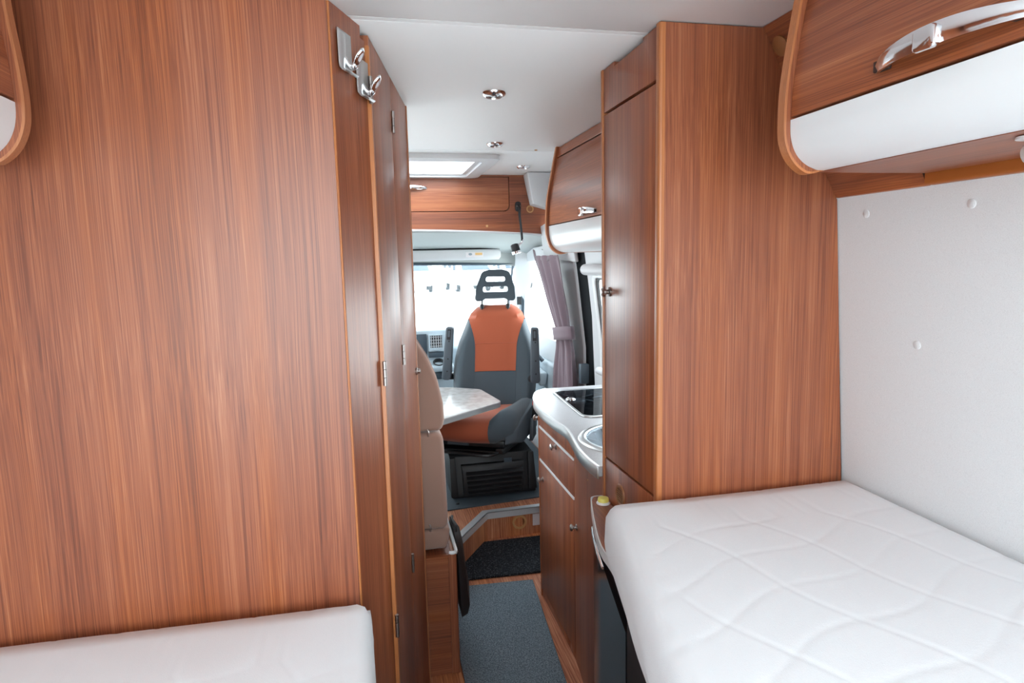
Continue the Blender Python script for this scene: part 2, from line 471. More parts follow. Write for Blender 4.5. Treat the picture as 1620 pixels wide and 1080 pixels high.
# wood cove and pelmet between right locker and wall
cv = empty('trim_2', (0.9, 1.1, 1.535), 'slanted wooden cove board between the tall cabinet and the right locker', 'trim', kind='structure')
MB().prism([(0.812, ZC-0.001), (0.979, 1.58), (1.002, 1.538), (1.010, 1.536), (1.0, 1.60), (0.84, ZC-0.001)], 'y', 0.99, 1.2275).bevel(0.001).build('cove_board', WY, cv)
MB().prism([(0.979, 1.58), (0.9995, 1.5385), (1.006, 1.54), (0.99, 1.585)], 'y', 0.982, 0.992).build('end_cap', DARKGAP, cv)
nrm = Vector((-0.303, 0, -0.167)).normalized()
MB().lathe([(0.021, -0.002), (0.021, 0.003), (0.019, 0.0045), (0, 0.005)], Vector((0.8365, 1.2, 1.8385)), nrm, 24).build('cover_cap', CAPB, cv)
tag(MB().prism(rpoly([(0.981, 1.562), (0.981, 1.536), (1.006, 1.536), (1.004, 1.562)], 0.006), 'y', -0.6, 0.978).build('trim_3', RAILM),
    'orange brown rail along the wall top under the right locker', 'trim', kind='structure')

# ================================================================== LEFT: wardrobe with angled side, folding door
wd = empty('wardrobe', (-0.45, 1.3, 0), 'tall left wardrobe of red brown wood beside the left bed', 'wardrobe')
A = Vector((-0.05, 1.228)); B = Vector((0.0175, 1.38)); Cc = Vector((0.125, 1.97))
MB().box(-0.84, -0.0535, 1.228, 1.246, 0.0, ZC-0.001).build('front_panel', WZ, wd)
d1 = (B-A).normalized(); n1 = Vector((d1.y, -d1.x))
def along(P, d, n, s, off): return tuple(P+d*s+n*off)
MB().prism([(-0.053, 1.228), (-0.0505, 1.228), (-0.0488, 1.2305), (-0.060, 1.246)], 'z', 0, ZC-0.001).bevel(0.001).build('corner_edge', EDGE, wd)
MB().prism([along(A, d1, n1, 0.003, 0), along(A, d1, n1, 0.128, 0), along(A, d1, n1, 0.128, -0.018), along(A, d1, n1, 0.003, -0.018)], 'z', 0, ZC-0.001).build('side_panel', WZ, wd)
d2 = (Cc-B).normalized(); n2 = Vector((d2.y, -d2.x))
MB().prism([along(A, d1, n1, 0.130, -0.001), along(A, d1, n1, 0.150, -0.001), along(A, d1, n1, 0.150, -0.018), along(A, d1, n1, 0.130, -0.018)], 'z', 0, 1.86).build('door_jamb', WZ, wd)

fd = empty('folding_door', (0.07, 1.67, 0), 'two leaf folding wooden door on the angled aisle side of the wardrobe', 'door')
def leaf(s0, s1, name='door_leaf'):
    q = [along(B, d2, n2, s0, 0), along(B, d2, n2, s1, 0), along(B, d2, n2, s1, -0.02), along(B, d2, n2, s0, -0.02)]
    return MB().prism(q, 'z', 0.03, ZC-0.006).bevel(0.0012).build(name, WZ, fd)
def strip(s0, s1, off0, off1, z1, name='edge_band'):
    q = [along(B, d2, n2, s0, off1), along(B, d2, n2, s1, off1), along(B, d2, n2, s1, off0), along(B, d2, n2, s0, off0)]
    return MB().prism(q, 'z', 0.03, z1).bevel(0.001).build(name, EDGE, fd)
strip(-0.013, -0.001, -0.02, 0.003, ZC-0.03)
leaf(0.001, 0.293); leaf(0.2965, 0.592)
strip(0.593, 0.603, -0.02, 0.003, ZC-0.006)
hg = None
for s, z, off in ((0.295, 1.768, 0.003), (0.295, 1.178, 0.003), (0.295, 0.600, 0.003), (-0.016, 1.766, 0.004), (-0.016, 1.184, 0.004), (-0.016, 0.606, 0.004)):
    if hg is None:
        mb = MB(); p = along(B, d2, n2, s, off)
        for k in range(3):
            mb.tube([(p[0], p[1], z-0.027+k*0.018+0.0006), (p[0], p[1], z-0.027+(k+1)*0.018-0.0006)], 0.0042, 10)
        hg = mb.build('hinge', NICKEL, fd); base = Vector((p[0], p[1], z))
    else:
        o = hg.copy(); COL.objects.link(o); p = along(B, d2, n2, s, off)
        o.location = Vector((p[0], p[1], z))-base
p = along(B, d2, n2, 0.575, 0.0)
lt = MB().lathe([(0.011, 0), (0.0115, 0.004), (0.008, 0.007), (0.008, 0.012), (0.006, 0.014), (0, 0.0145)], (p[0], p[1], 1.085), (n2.x, n2.y, 0), 18).build('latch_button', NICKEL, fd)

# two coat hooks
def coat_hook():
    h = empty('coat_hook', (0, 0, 0), 'nearer of the two steel coat hooks, on the wardrobe side edge next to the bed', 'hook', 'steel coat hooks on the wardrobe side')
    W2 = 0.027
    # plate lies in local XZ, facing +Y (out of the wood)
    prof = [(0.0012, 0.036), (0.0016, 0.0), (0.002, -0.028), (0.005, -0.035), (0.011, -0.040), (0.0165, -0.0375)]
    pr = smoothline(prof, 5)
    MB().grid([[(-W2, y, z) for y, z in pr], [(W2, y, z) for y, z in pr]]).build('plate', STEEL, h, local=True, solid=0.0016)
    arm = MB()
    pth = smoothline([(0, 0.002, -0.012), (0, 0.010, -0.024), (0, 0.017, -0.028), (0, 0.023, -0.024)], 5)
    arm.tube(pth, [0.0065]*len(pth), 10, flat=0.5)
    arm.build('arm', CHROME, h, local=True)
    # oval petal, leaning outward
    m = Matrix.Translation((0, 0.031, -0.012)) @ Euler((R(-32), 0, 0)).to_matrix().to_4x4()
    rows = []
    for i in range(9):
        r = i/8
        rows.append([tuple(m @ Vector((0.0115*r*math.cos(t), 0.005*(r*r-1), 0.0185*r*math.sin(t)))) for t in [2*math.pi*k/24 for k in range(24)]])
    MB().grid(rows[1:], closed_u=True)._faces(rows[1], [tuple(range(24))]).build('petal', CHROME, h, local=True, solid=0.0014)
    return h
ang1 = math.atan2(n1.y, n1.x)-math.pi/2
h1 = coat_hook()
p = along(A, d1, n1, 0.047, 0.0022); h1.location = (p[0], p[1], 1.808); h1.rotation_euler = (0, 0, ang1)
h2 = copy_tree(h1); p = along(A, d1, n1, 0.121, 0.0022); h2.location = (p[0], p[1], 1.780)
h2['label'] = 'farther of the two steel coat hooks, beside the top hinge of the folding door'

# partition behind the folding door
pt = empty('wall_back', (-0.3, 2.0, 0), 'wood partition post ending the wet room beside the bench', 'wall', kind='structure')
MB().box(-0.84, 0.118, 1.985, 2.01, 0, ZC-0.001).build('partition_panel', WZ, pt)
MB().box(0.119, 0.128, 1.978, 2.012, 0, ZC-0.02).bevel(0.002).build('partition_edge', EDGE, pt)

# ================================================================== RIGHT: tall cabinet
XT, Y0, Y1 = 0.588, 1.228, 1.566
tc_ = empty('tall_cabinet', (0.8, 1.4, 0), 'tall wooden cabinet with aisle door, between the right bed and kitchen', 'cabinet')
MB().prism([(XT+0.008, 0.0), (1.05, 0.0), (1.048, 0.9), (1.006, 1.535), (1.004, 1.5365), (0.981, 1.579), (0.815, ZC-0.002), (XT+0.008, ZC-0.002)], 'y', Y0, Y0+0.018).build('side_panel', WZ, tc_)
MB().prism(rpoly([(XT-0.004, Y0), (XT+0.008, Y0), (XT+0.008, Y0+0.019), (XT-0.004, Y0+0.019)], [0.006, 0, 0, 0.003]), 'z', 0, ZC-0.002).build('corner_edge', EDGE, tc_)
MB().box(XT-0.003, 1.06, Y1-0.012, Y1, 0, ZC-0.002).bevel(0.002).build('far_panel', EDGE, tc_)
MB().box(XT+0.02, 1.05, Y0+0.019, Y1-0.013, 0.02, ZC-0.01).build('carcass', DARKGAP, tc_)
ya, yb = Y0+0.0205, Y1-0.0135
MB().prism([(ya, 1.777), (yb, 1.777), (yb, ZC-0.003), (1.482, ZC-0.003), (1.482, ZC-0.013), (1.318, ZC-0.011), (1.318, ZC-0.003), (ya, ZC-0.003)], 'x', XT, XT+0.018).bevel(0.0012).build('top_panel', WZ, tc_)
box('door', WZ, tc_, (XT, XT+0.018, ya, yb, 0.894, 1.770))
box('lower_panel', WZ, tc_, (XT, XT+0.018, ya, yb, 0.70, 0.888))
door_t = [o for o in tc_.children if o.name.startswith('door')][0]
MB().lathe([(0.012, 0), (0.012, 0.003), (0.006, 0.005), (0.006, 0.011), (0.0125, 0.014), (0.0125, 0.019), (0.009, 0.022), (0, 0.0225)], (XT, 1.515, 1.333), (-1, 0, 0), 22).build('knob', NICKEL, door_t)
mb = MB().lathe([(0.020, 0.001), (0.022, 0.004), (0.027, 0.004), (0.029, 0.0)], (XT, 1.443, 0.823), (-1, 0, 0), 28, caps=False)
vg = mb.build('vent_ring', CAPB, tc_)
mb = MB()
for k in range(-3, 4):
    hw = math.sqrt(0.021**2-(k*0.0058)**2)
    mb.box(XT-0.003, XT, 1.443-hw, 1.443+hw, 0.823+k*0.0058-0.0018, 0.823+k*0.0058+0.0018)
mb.build('vent_slats', BUFFD, vg)

# ================================================================== kitchen unit, worktop, hob, sink
ku = empty('kitchen_unit', (0.84, 2.05, 0), 'low wooden kitchen unit with drawers and curved front beside the aisle', 'kitchen unit')
XK = 0.642
fr = [(XK+0.018, 2.45), (XK+0.018, 1.99)] + [(x+0.018, y) for x, y in smoothline([(XK, 1.985), (0.633, 1.90), (0.612, 1.78), (0.602, 1.68), (0.600, 1.572)], 6)]
MB().prism(fr+[(1.05, 1.572), (1.05, 2.45)], 'z', 0.0, 0.70).build('carcass', DARKGAP, ku)
MB().prism(rpoly([(XK-0.001, 2.452), (1.05, 2.452), (1.05, 2.47), (XK-0.001, 2.47)], [0.002, 0, 0, 0.012]), 'z', 0.0, 0.8275).build('end_panel', WZ, ku)
for nm, z0, z1, m in (('top_fascia', 0.745, 0.8275, WZ), ('drawer', 0.606, 0.735, WZ), ('door', 0.035, 0.596, WZ)):
    o = box(nm, m, ku, (XK, XK+0.017, 1.993, 2.449, z0, z1))
    if nm == 'drawer':
        dr = o
    if nm == 'door': kd = o
def knob(x, y, z, par, m=CHROME, ax=(-1, 0, 0)):
    return MB().lathe([(0.011, 0), (0.011, 0.002), (0.0055, 0.004), (0.0055, 0.012), (0.012, 0.016), (0.012, 0.020), (0.008, 0.023), (0, 0.024)], (x, y, z), ax, 20).build('knob', m, par)
knob(XK, 2.21, 0.722, dr, NICKEL)
knob(XK, 2.40, 0.53, kd, NICKEL)
for z in (0.7395, 0.6005):
    box('white_strip', PLW, ku, (XK-0.0015, XK+0.012, 1.995, 2.447, z-0.0045, z+0.0045), 0.0005)
box('kick_board', WZ, ku, (XK+0.003, XK+0.018, 2.06, 2.449, 0.0, 0.032))
box('fascia_strip', WZ, ku, (XK+0.002, XK+0.016, 1.993, 2.06, 0.0, 0.0345))
cf = smoothline([(XK, 1.988), (0.633, 1.90), (0.612, 1.78), (0.602, 1.68), (0.600, 1.572)], 8)
MB().prism(cf+[(x+0.016, y) for x, y in cf[::-1]], 'z', 0.0, 0.8275).build('curved_door', WZ, ku)
cdo = [o for o in ku.children if o.name.startswith('curved_door')][0]
knob(XK-0.004, 1.955, 0.515, cdo, NICKEL, (-1, 0.12, 0))
knob(XK+0.004, 2.47, 0.768, [o for o in ku.children if o.name.startswith('end_panel')][0], NICKEL, (-0.7, 0.7, 0))
for y, z in ((1.90, 0.79), (1.75, 0.755), (1.70, 0.70)):
    x = 0.633 if y > 1.85 else 0.608
    MB().lathe([(0.003, 0), (0.0025, 0.0012), (0, 0.0014)], (x, y, z), (-1, 0.1, 0), 10).build('screw_cap', BUFF, cdo)

ZW = 0.858
edge = smoothline([(0.72, 2.622), (0.675, 2.585), (0.645, 2.525), (0.616, 2.42), (0.603, 2.28), (0.602, 2.16), (0.606, 2.06), (0.612, 1.985), (0.607, 1.92), (0.592, 1.83), (0.578, 1.74), (0.573, 1.65), (0.576, 1.572)], 6)
outline = [(1.055, 1.572), (1.055, 2.622)] + edge
hobc = rpoly([(0.715, 2.085), (1.005, 2.085), (1.005, 2.535), (0.73, 2.535)], 0.04)
scx, scy, sr = 0.790, 1.795, 0.172
wk = empty('worktop', (0.85, 2.1, ZW-0.035), 'pale grey wavy kitchen worktop with silver edge on the kitchen unit', 'worktop')
MB().prism(outline, 'z', ZW-0.03, ZW, [hobc, circ(scx, scy, sr, 40)]).bevel(0.0015, 1, 60).build('top_slab', WTOP, wk)
eo = [(x-0.003, y+0.001) for x, y in edge]
MB().prism(eo+[(x+0.004, y) for x, y in edge[::-1]], 'z', ZW-0.036, ZW+0.0008).bevel(0.001, 2, 60).build('edge_band', STEEL, wk)
# lip line, bright upper bead
MB().tube([(x-0.0025, y, ZW-0.0005) for x, y in edge], 0.0028, 8).build('edge_bead', PLW, wk)

hb = empty('hob', (0.86, 2.31, ZW-0.02), 'gas hob under a dark glass lid in the far end of the worktop', 'hob')
def offs(poly, c, k): return [(c[0]+(x-c[0])*k, c[1]+(y-c[1])*k) for x, y in poly]
hc = (0.862, 2.31)
MB().prism(offs(hobc, hc, 1.06), 'z', ZW, ZW+0.005, [offs(hobc, hc, 0.985)]).bevel(0.0015, 2, 50).build('rim', STEEL, hb)
MB().prism(offs(hobc, hc, 0.984), 'z', ZW-0.026, ZW-0.022).build('hob_plate', BLACKG, hb)
MB().prism(offs(hobc, hc, 0.975), 'z', ZW+0.001, ZW+0.005).build('glass_lid', SMOKE, hb)
for bx, by, br in ((0.80, 2.42, 0.034), (0.92, 2.22, 0.042), (0.93, 2.44, 0.028)):
    bu = MB().lathe([(br, -0.022), (br, -0.014), (br*0.8, -0.010), (br*0.5, -0.008), (0, -0.008)], (bx, by, ZW), (0, 0, 1), 22).build('burner', ALU, hb)
    mb = MB()
    for k in range(4):
        a = k*math.pi/2+0.5
        mb.tube([(bx+0.02*math.cos(a), by+0.02*math.sin(a), ZW-0.005), (bx+0.085*math.cos(a), by+0.085*math.sin(a), ZW-0.005)], 0.0025, 6)
    mb.build('pan_support', STEEL, bu)
lk = MB().lathe([(0.02, 0.005), (0.02, 0.007), (0.012, 0.012), (0, 0.013)], (0.75, 2.36, ZW), (0, 0, 1), 18).build('lid_knob', CHROME, hb)

sk = empty('sink', (scx, scy, ZW-0.12), 'round steel sink with glass cover beside the tall cabinet', 'sink')
MB().lathe([(sr-0.008, 0.001), (sr-0.004, 0.005), (sr+0.010, 0.005), (sr+0.016, 0.0)], (scx, scy, ZW), (0, 0, 1), 48, caps=False).build('rim', STEEL, sk)
MB().lathe([(0.018, -0.0955), (0.06, -0.096), (0.12, -0.085), (0.150, -0.055), (sr-0.012, -0.005), (sr-0.008, 0.001)], (scx, scy, ZW), (0, 0, 1), 48, caps=False).build('basin', STEEL, sk, solid=0.001)
MB().lathe([(sr-0.014, 0.003), (sr-0.010, 0.005), (sr-0.014, 0.007), (0, 0.007)], (scx, scy, ZW), (0, 0, 1), 48, caps=False).build('glass_cover', SMOKE, sk)
MB().lathe([(0.022, 0.007), (0.022, 0.009), (0.014, 0.013), (0.0, 0.013)], (0.70, 1.80, ZW), (0, 0, 1), 20).build('cover_grip', BLACK, sk)
MB().lathe([(0.024, -0.0935), (0.02, -0.091), (0, -0.091)], (scx, scy, ZW), (0, 0, 1), 20).build('drain', BLACK, sk)

# ------------------------------------------------------------------ overhead lockers (kitchen, right bed, left bed)
def locker(name, label, prof, yfar, ynear, knee, side, handle_y, wallx, group):
    """prof: (x, z) front outline from ceiling to underside, knee = index where the white lower panel begins; side +1 = on the right wall"""
    L = empty(name, ((prof[0][0]+wallx)/2, (yfar+ynear)/2, prof[-1][1]), label, 'locker', group)
    s = side
    back = [(wallx, prof[-1][1]), (wallx, prof[0][1])]
    pts = smoothline(prof, 5)
    # end panels, slightly proud of the front
    proud = []; pks = []
    for i, q in enumerate(pts):
        a = Vector(pts[max(i-1, 0)]); b = Vector(pts[min(i+1, len(pts)-1)]); t = (b-a).normalized(); n = Vector((-t.y, t.x))
        if n.x*s > 0: n = -n
        if abs(t.y) < 0.25 and n.y > 0: n = -n
        pk = 0.010*max(0.0, min(1.0, (len(pts)-7-i)/5)); pks.append(pk)
        proud.append((q[0]+n.x*pk, q[1]+n.y*pk))
    endp = proud+[(wallx, proud[-1][1]), (wallx, prof[0][1])]
    for y, nm in ((yfar, 'end_panel'), (ynear+0.018, 'end_panel')):
        ep = MB().prism(endp, 'y', y-0.016, y).build(nm, WZ, L)
        lo = [(x+s*0.001, z) for x, z in proud]
        rows = []
        for i, q in enumerate(proud):
            a = Vector(pts[max(i-1, 0)]); b = Vector(pts[min(i+1, len(pts)-1)]); t = (b-a).normalized(); n = Vector((-t.y, t.x))
            if n.x*s > 0: n = -n
            if abs(t.y) < 0.25 and n.y > 0: n = -n
            o3 = 0.002*pks[i]/0.010+0.0003
            rows.append([(q[0]+n.x*o3, y-0.017, q[1]+n.y*o3), (q[0]+n.x*o3, y+0.001, q[1]+n.y*o3), (q[0]-n.x*0.002, y+0.001, q[1]-n.y*0.002), (q[0]-n.x*0.002, y-0.017, q[1]-n.y*0.002)])
        MB().loft(rows).build('end_edge', EDGE, ep)
    kz = prof[knee][1]
    kin = knee*5
    y0, y1 = ynear+0.019, yfar-0.0165
    ztop = prof[0][1]-0.045
    def xat(z):
        for (x0, z0), (x1, z1) in zip(pts, pts[1:]):
            if min(z0, z1)-1e-6 <= z <= max(z0, z1)+1e-6 and abs(z0-z1) > 1e-6:
                return x0+(x1-x0)*(z-z0)/(z1-z0)
        return pts[0][0]
    def front(za, zb, n=6):
        zz = [za+(zb-za)*k/n for k in range(n+1)]
        return [(xat(z), z) for z in zz]
    def panel(nm, pl, m, par=L, th=0.016):
        return MB().prism(pl+[(x+s*th, z) for x, z in pl[::-1]], 'y', y0, y1).bevel(0.0012, 1, 50).build(nm, m, par)
    panel('top_strip', front(prof[0][1]-0.001, ztop+0.003), WY)
    panel('inner_shell', [(x+s*0.017, z) for x, z in front(prof[0][1]-0.002, kz, 8)], DARKGAP, th=0.008)
    dp = panel('door', front(ztop-0.003, kz+0.004), WY)
    # white curved lower panel
    wp = [q for q in pts[kin:]]
    cut = [q for q in wp]
    wend = len(cut)-6
    low = cut[:wend]
    ins = []
    for i, q in enumerate(low):
        a = Vector(low[max(i-1, 0)]); b = Vector(low[min(i+1, len(low)-1)]); t = (b-a).normalized(); n = Vector((-t.y, t.x))
        if n.x*s < 0: n = -n
        if abs(t.y) < 0.25 and n.y < 0: n = -n
        ins.append((q[0]+n.x*0.012, q[1]+n.y*0.012))
    MB().prism(low+ins[::-1], 'y', y0, y1).build('lower_panel', PLW, L)
    # wooden underside
    x_a, z_a = low[-1]
    MB().prism([(x_a+s*0.001, z_a-0.001), (wallx-s*0.002, prof[-1][1]-0.001), (wallx-s*0.002, prof[-1][1]+0.014), (x_a+s*0.001, z_a+0.012)], 'y', y0, yfar-0.004).build('underside', WY, L)
    # bow handle
    for hy, ln, hz, hh, bow in handle_y:
        hx = xat(hz)
        rows = []
        for i in range(17):
            u = i/16; t = 2*u-1
            b = bow*(1-t*t)**0.8+0.003
            h = hh*(0.62+0.38*(1-t*t))
            y = hy+ln*t/2
            zc = hz+0.006*(1-t*t)
            x = hx-s*b
            rows.append([(x, y, zc+h/2), (x-s*0.003, y, zc), (x, y, zc-h/2), (x+s*0.004, y, zc-h/2), (x+s*0.004, y, zc+h/2)])
        hd = MB().loft(rows).build('handle', CHROME, dp)
        if ln > 0.15:
            MB().prism(rpoly([(hy-0.016, hz-0.012), (hy+0.016, hz-0.012), (hy+0.016, hz+0.016), (hy-0.016, hz+0.016)], 0.006), 'x', hx-s*(bow+0.002), hx-s*(bow+0.012)).bevel(0.003).build('push_button', CHROME, hd)
            for e in (-1, 1):
                box('handle_foot', DARKGAP, hd, tuple(sorted((hx-s*0.008, hx+s*0.001)))+(hy+e*(ln/2-0.012)-0.012, hy+e*(ln/2-0.012)+0.012, hz-hh*0.28, hz+hh*0.28))
    return L
kprof = [(0.796, ZC-0.001), (0.774, 1.779), (0.752, 1.662), (0.746, 1.556), (0.750, 1.505), (0.766, 1.468), (0.801, 1.447), (0.85, 1.444), (0.99, 1.444)]
locker('kitchen_locker', 'wooden overhead locker with small handle above the kitchen worktop', kprof, 2.64, 1.58, 3, 1, [(2.12, 0.16, 1.576, 0.022, 0.022)], 1.05, 'wooden overhead lockers')
rprof = [(0.724, ZC-0.001), (0.707, 1.79), (0.693, 1.70), (0.690, 1.638), (0.693, 1.604), (0.707, 1.578), (0.734, 1.561), (0.775, 1.557), (0.975, 1.557)]
locker('bed_locker', 'large wooden overhead locker with long chrome handle above the right bed', rprof, 0.975, -0.60, 3, 1, [(0.668, 0.215, 1.668, 0.026, 0.024)], 0.980, 'wooden overhead lockers')
lprof = [(-0.515, ZC-0.001), (-0.512, 1.80), (-0.505, 1.72), (-0.503, 1.668), (-0.507, 1.634), (-0.521, 1.606), (-0.546, 1.588), (-0.585, 1.584), (-0.82, 1.584)]
locker('bed_locker', 'overhead locker end cut off by the left picture edge above the left bed', lprof, 1.13, -0.60, 3, -1, [(0.70, 0.2, 1.69, 0.026, 0.024)], -0.835, 'wooden overhead lockers')

sl = empty('spot_lamp', (0.80, 0.64, 1.557), 'small white spot lamp under the right locker at the picture edge', 'lamp')
MB().lathe([(0.020, -0.001), (0.020, -0.004), (0.007, -0.006), (0.007, -0.014)], (0.80, 0.64, 1.556), (0, 0, 1), 18).build('base', PLW, sl)
MB().lathe([(0.009, -0.012), (0.016, 0.0), (0.017, 0.028), (0.014, 0.030)], (0.80, 0.64, 1.536), (-0.3, -0.9, -0.15), 18).build('shade', PLW, sl)

# ================================================================== beds
def mattress(name, label, c00, c10, c11, c01, zb, zt, rnd, ncell=(70, 110), phase=0.0):
    """quilted mattress over a quad outline c00 (far left) c10 (far right) c11 (near right) c01 (near left)"""
    c00, c10, c11, c01 = [Vector(c) for c in (c00, c10, c11, c01)]
    nu, nv = ncell
    def warp(n):       # denser near the borders
        base = [0, .012, .03, .055, .085]
        m = n-len(base)*2
        mid = [0.085+(0.83)*(k+1)/(m+1) for k in range(m)]
        return base+mid+[1-b for b in base[::-1]]
    us, vs = warp(nu), warp(nv)
    w1 = ((c10-c00).length+(c11-c01).length)/2; l1 = ((c01-c00).length+(c11-c10).length)/2
    H = zt-zb
    rows = []
    def pos(u, v): return (c00*(1-u)+c10*u)*(1-v)+(c01*(1-u)+c11*u)*v
    for v in vs:
        row = []
        for u in us:
            p = pos(u, v)
            du = min(u, 1-u)*w1; dv = min(v, 1-v)*l1
            def drop(d): 
                return 0 if d >= rnd else rnd*(1-math.sqrt(max(0, 1-((rnd-d)/rnd)**2)))
            z = zt-min(rnd*1.0, math.hypot(drop(du), drop(dv)))
            a = p.x*0.94+p.y*0.34+0.012*math.sin(p.y*17+1)+phase; b = -p.x*0.30+p.y*0.95+0.016*math.sin(p.x*19)+phase
            ga = abs(((a/0.155) % 1.0)-0.5)*0.155; gb = abs(((b/0.105) % 1.0)-0.5)*0.105
            z -= 0.0010*math.exp(-(ga/0.0042)**2)+0.0010*math.exp(-(gb/0.0042)**2)
            z += 0.0015*math.sin(p.x*7+p.y*5)
            row.append((p.x, p.y, z))
        rows.append(row)
    mb = MB(); mb.grid(rows)
    bm = mb.bm
    bm.verts.ensure_lookup_table()
    N = len(us)
    idx = [(0, k) for k in range(N)]+[(j, N-1) for j in range(1, len(vs))]+[(len(vs)-1, k) for k in range(N-2, -1, -1)]+[(j, 0) for j in range(len(vs)-2, 0, -1)]
    ring = [bm.verts[j*N+k] for j, k in idx]
    ctr = (c00+c10+c11+c01)/4
    prev = ring
    for f, out in ((0.22, 0.006), (0.42, 0.009), (0.62, 0.008), (0.82, 0.003), (0.94, -0.006), (1.0, -0.02)):
        cur = []
        for v in ring:
            d = Vector((v.co.x, v.co.y))-ctr; d.normalize()
            zz = v.co.z+(zb-v.co.z)*f
            wob = 0.003*math.sin(v.co.y*22+f*9)*(1 if 0.1 < f < 0.9 else 0)
            cur.append(bm.verts.new((v.co.x+d.x*(out+wob), v.co.y+d.y*(out+wob)*0.3, zz)))
        for i in range(len(cur)):
            bm.faces.new((prev[i], prev[(i+1) % len(cur)], cur[(i+1) % len(cur)], cur[i]))
        prev = cur
    bm.faces.new(prev[::-1])
    return tag(mb.build(name, MATT, smooth=70), label, 'mattress', 'white quilted mattresses')
mattress('mattress', 'white quilted mattress of the right bed against the white wall', (0.461, 1.214), (1.042, 1.214), (1.042, -0.85), (0.088, -0.42), 0.784, 0.908, 0.034, (150, 250))
mattress('mattress', 'white quilted mattress of the left bed below the left wardrobe', (-0.82, 1.216), (-0.034, 1.202), (0.0, -0.85), (-0.82, -0.85), 0.64, 0.774, 0.030, (150, 250), 0.05)
bl = empty('bed_cabinet', (-0.42, 0.2, 0), 'wooden bed base hidden under the left mattress', 'bed base')
box('base_front', WX, bl, (-0.82, -0.05, 1.19, 1.206, 0.002, 0.636)); box('base_side', WY, bl, (-0.066, -0.05, -0.85, 1.188, 0.002, 0.636)); box('base_top', WY, bl, (-0.82, -0.05, -0.85, 1.19, 0.622, 0.6385))

br = empty('bed_cabinet', (0.8, 0.4, 0), 'wooden bed base with white edged ledge under the right mattress', 'bed base')
ledge = [(0.583, 1.560), (0.558, 1.560), (0.543, 1.535), (0.502, 1.395), (0.474, 1.275), (0.463, 1.15), (0.40, 0.80), (0.20, -0.42), (1.045, -0.85), (1.045, 1.222), (0.583, 1.222)]
MB().prism(ledge, 'z', 0.757, 0.7795).bevel(0.001, 1).build('ledge_top', WY, br)
le = smoothline(ledge[0:8], 4)
MB().prism([(x-0.002, y+0.0015) for x, y in le]+[(x+0.001, y) for x, y in le[::-1]], 'z', 0.7565, 0.7798).build('ledge_edge', PLW, br)
fas = [(0.580, 1.52), (0.575, 1.50), (0.565, 1.48), (0.54, 1.38), (0.522, 1.275), (0.31, 0.02)]
MB().prism(fas+[(0.325, 0.015), (0.537, 1.27), (0.575, 1.47), (0.583, 1.52)], 'z', 0.70, 0.757).build('fascia', WY, br)
box('base_end', WX, br, (0.16, 1.04, -0.40, -0.38, 0.002, 0.757))

fg = empty('fridge', (0.5, 1.3, 0), 'black gloss fridge front under the right bed ledge by the aisle', 'fridge')
ff = smoothline([(0.573, 1.556), (0.559, 1.553), (0.548, 1.535), (0.517, 1.413), (0.494, 1.30), (0.450, 1.08)], 5)
MB().prism(ff+[(x+0.03, y-0.006) for x, y in ff[::-1]], 'z', 0.05, 0.694).build('fridge_door', BLACKG, fg)
MB().tube([(x-0.003, y, 0.697) for x, y in ff[8:20]], 0.0035, 8).build('door_trim', CHROME, fg)
MB().prism([(ff[0][0]+0.03, 1.54), (0.575, 1.24), (0.53, 1.2), (0.50, 1.09), (0.48, 1.09), (0.57, 1.53)], 'z', 0.002, 0.65).build('fridge_body', BLACK, fg)
MB().prism([(x+0.012, y) for x, y in ff]+[(x+0.035, y) for x, y in ff[::-1]], 'z', 0.002, 0.049).build('plinth', BLACK, fg)

# rest of the dark bed front nearer than the fridge
dk = tag(MB().prism([(0.449, 1.07), (0.474, 1.07), (0.284, 0.06), (0.259, 0.06)], 'z', 0.002, 0.755).build('bed_front_panel', BLACK), 'dark bed front panel below the right mattress nearest the camera', 'panel')

yp = empty('push_knob', (0.566, 1.508, 0.7795), 'yellow topped clear push knob on the ledge corner by the mattress', 'knob')
MB().lathe([(0.0185, 0.0003), (0.0185, 0.002), (0.0160, 0.005), (0.0150, 0.006)], (0.566, 1.508, 0.7795), (0, 0, 1), 22).build('collar', PLW, yp)
MB().lathe([(0.0148, 0.005), (0.0150, 0.011), (0.0135, 0.0155), (0.009, 0.017), (0, 0.0172)], (0.566, 1.508, 0.7795), (0, 0, 1), 22).build('button', YELLOW, yp)

# ================================================================== dinette bench, cushions, bag, table
bn = empty('bench', (-0.2, 2.3, 0), 'low wooden dinette bench base beside the grey aisle mat', 'bench')
MB().box(-0.82, 0.208, 2.034, 2.05, 0.002, 0.432).build('end_board', WX, bn)
MB().prism(rpoly([(0.208, 2.030), (0.236, 2.030), (0.236, 2.052), (0.208, 2.052)], [0.001, 0.008, 0.001, 0.001]), 'z', 0.002, 0.438).build('corner_post', WZ, bn)
MB().box(0.220, 0.235, 2.052, 2.575, 0.002, 0.432).build('side_board', WY, bn)
MB().box(-0.82, 0.219, 2.051, 2.575, 0.415, 0.432).build('seat_board', WY, bn)
MB().tube(smoothline([(0.212, 2.036, 0.440), (0.225, 2.034, 0.440), (0.233, 2.040, 0.440), (0.236, 2.06, 0.440), (0.236, 2.30, 0.440), (0.236, 2.57, 0.440)], 4), 0.0065, 8).build('edge_trim', PLW, bn)

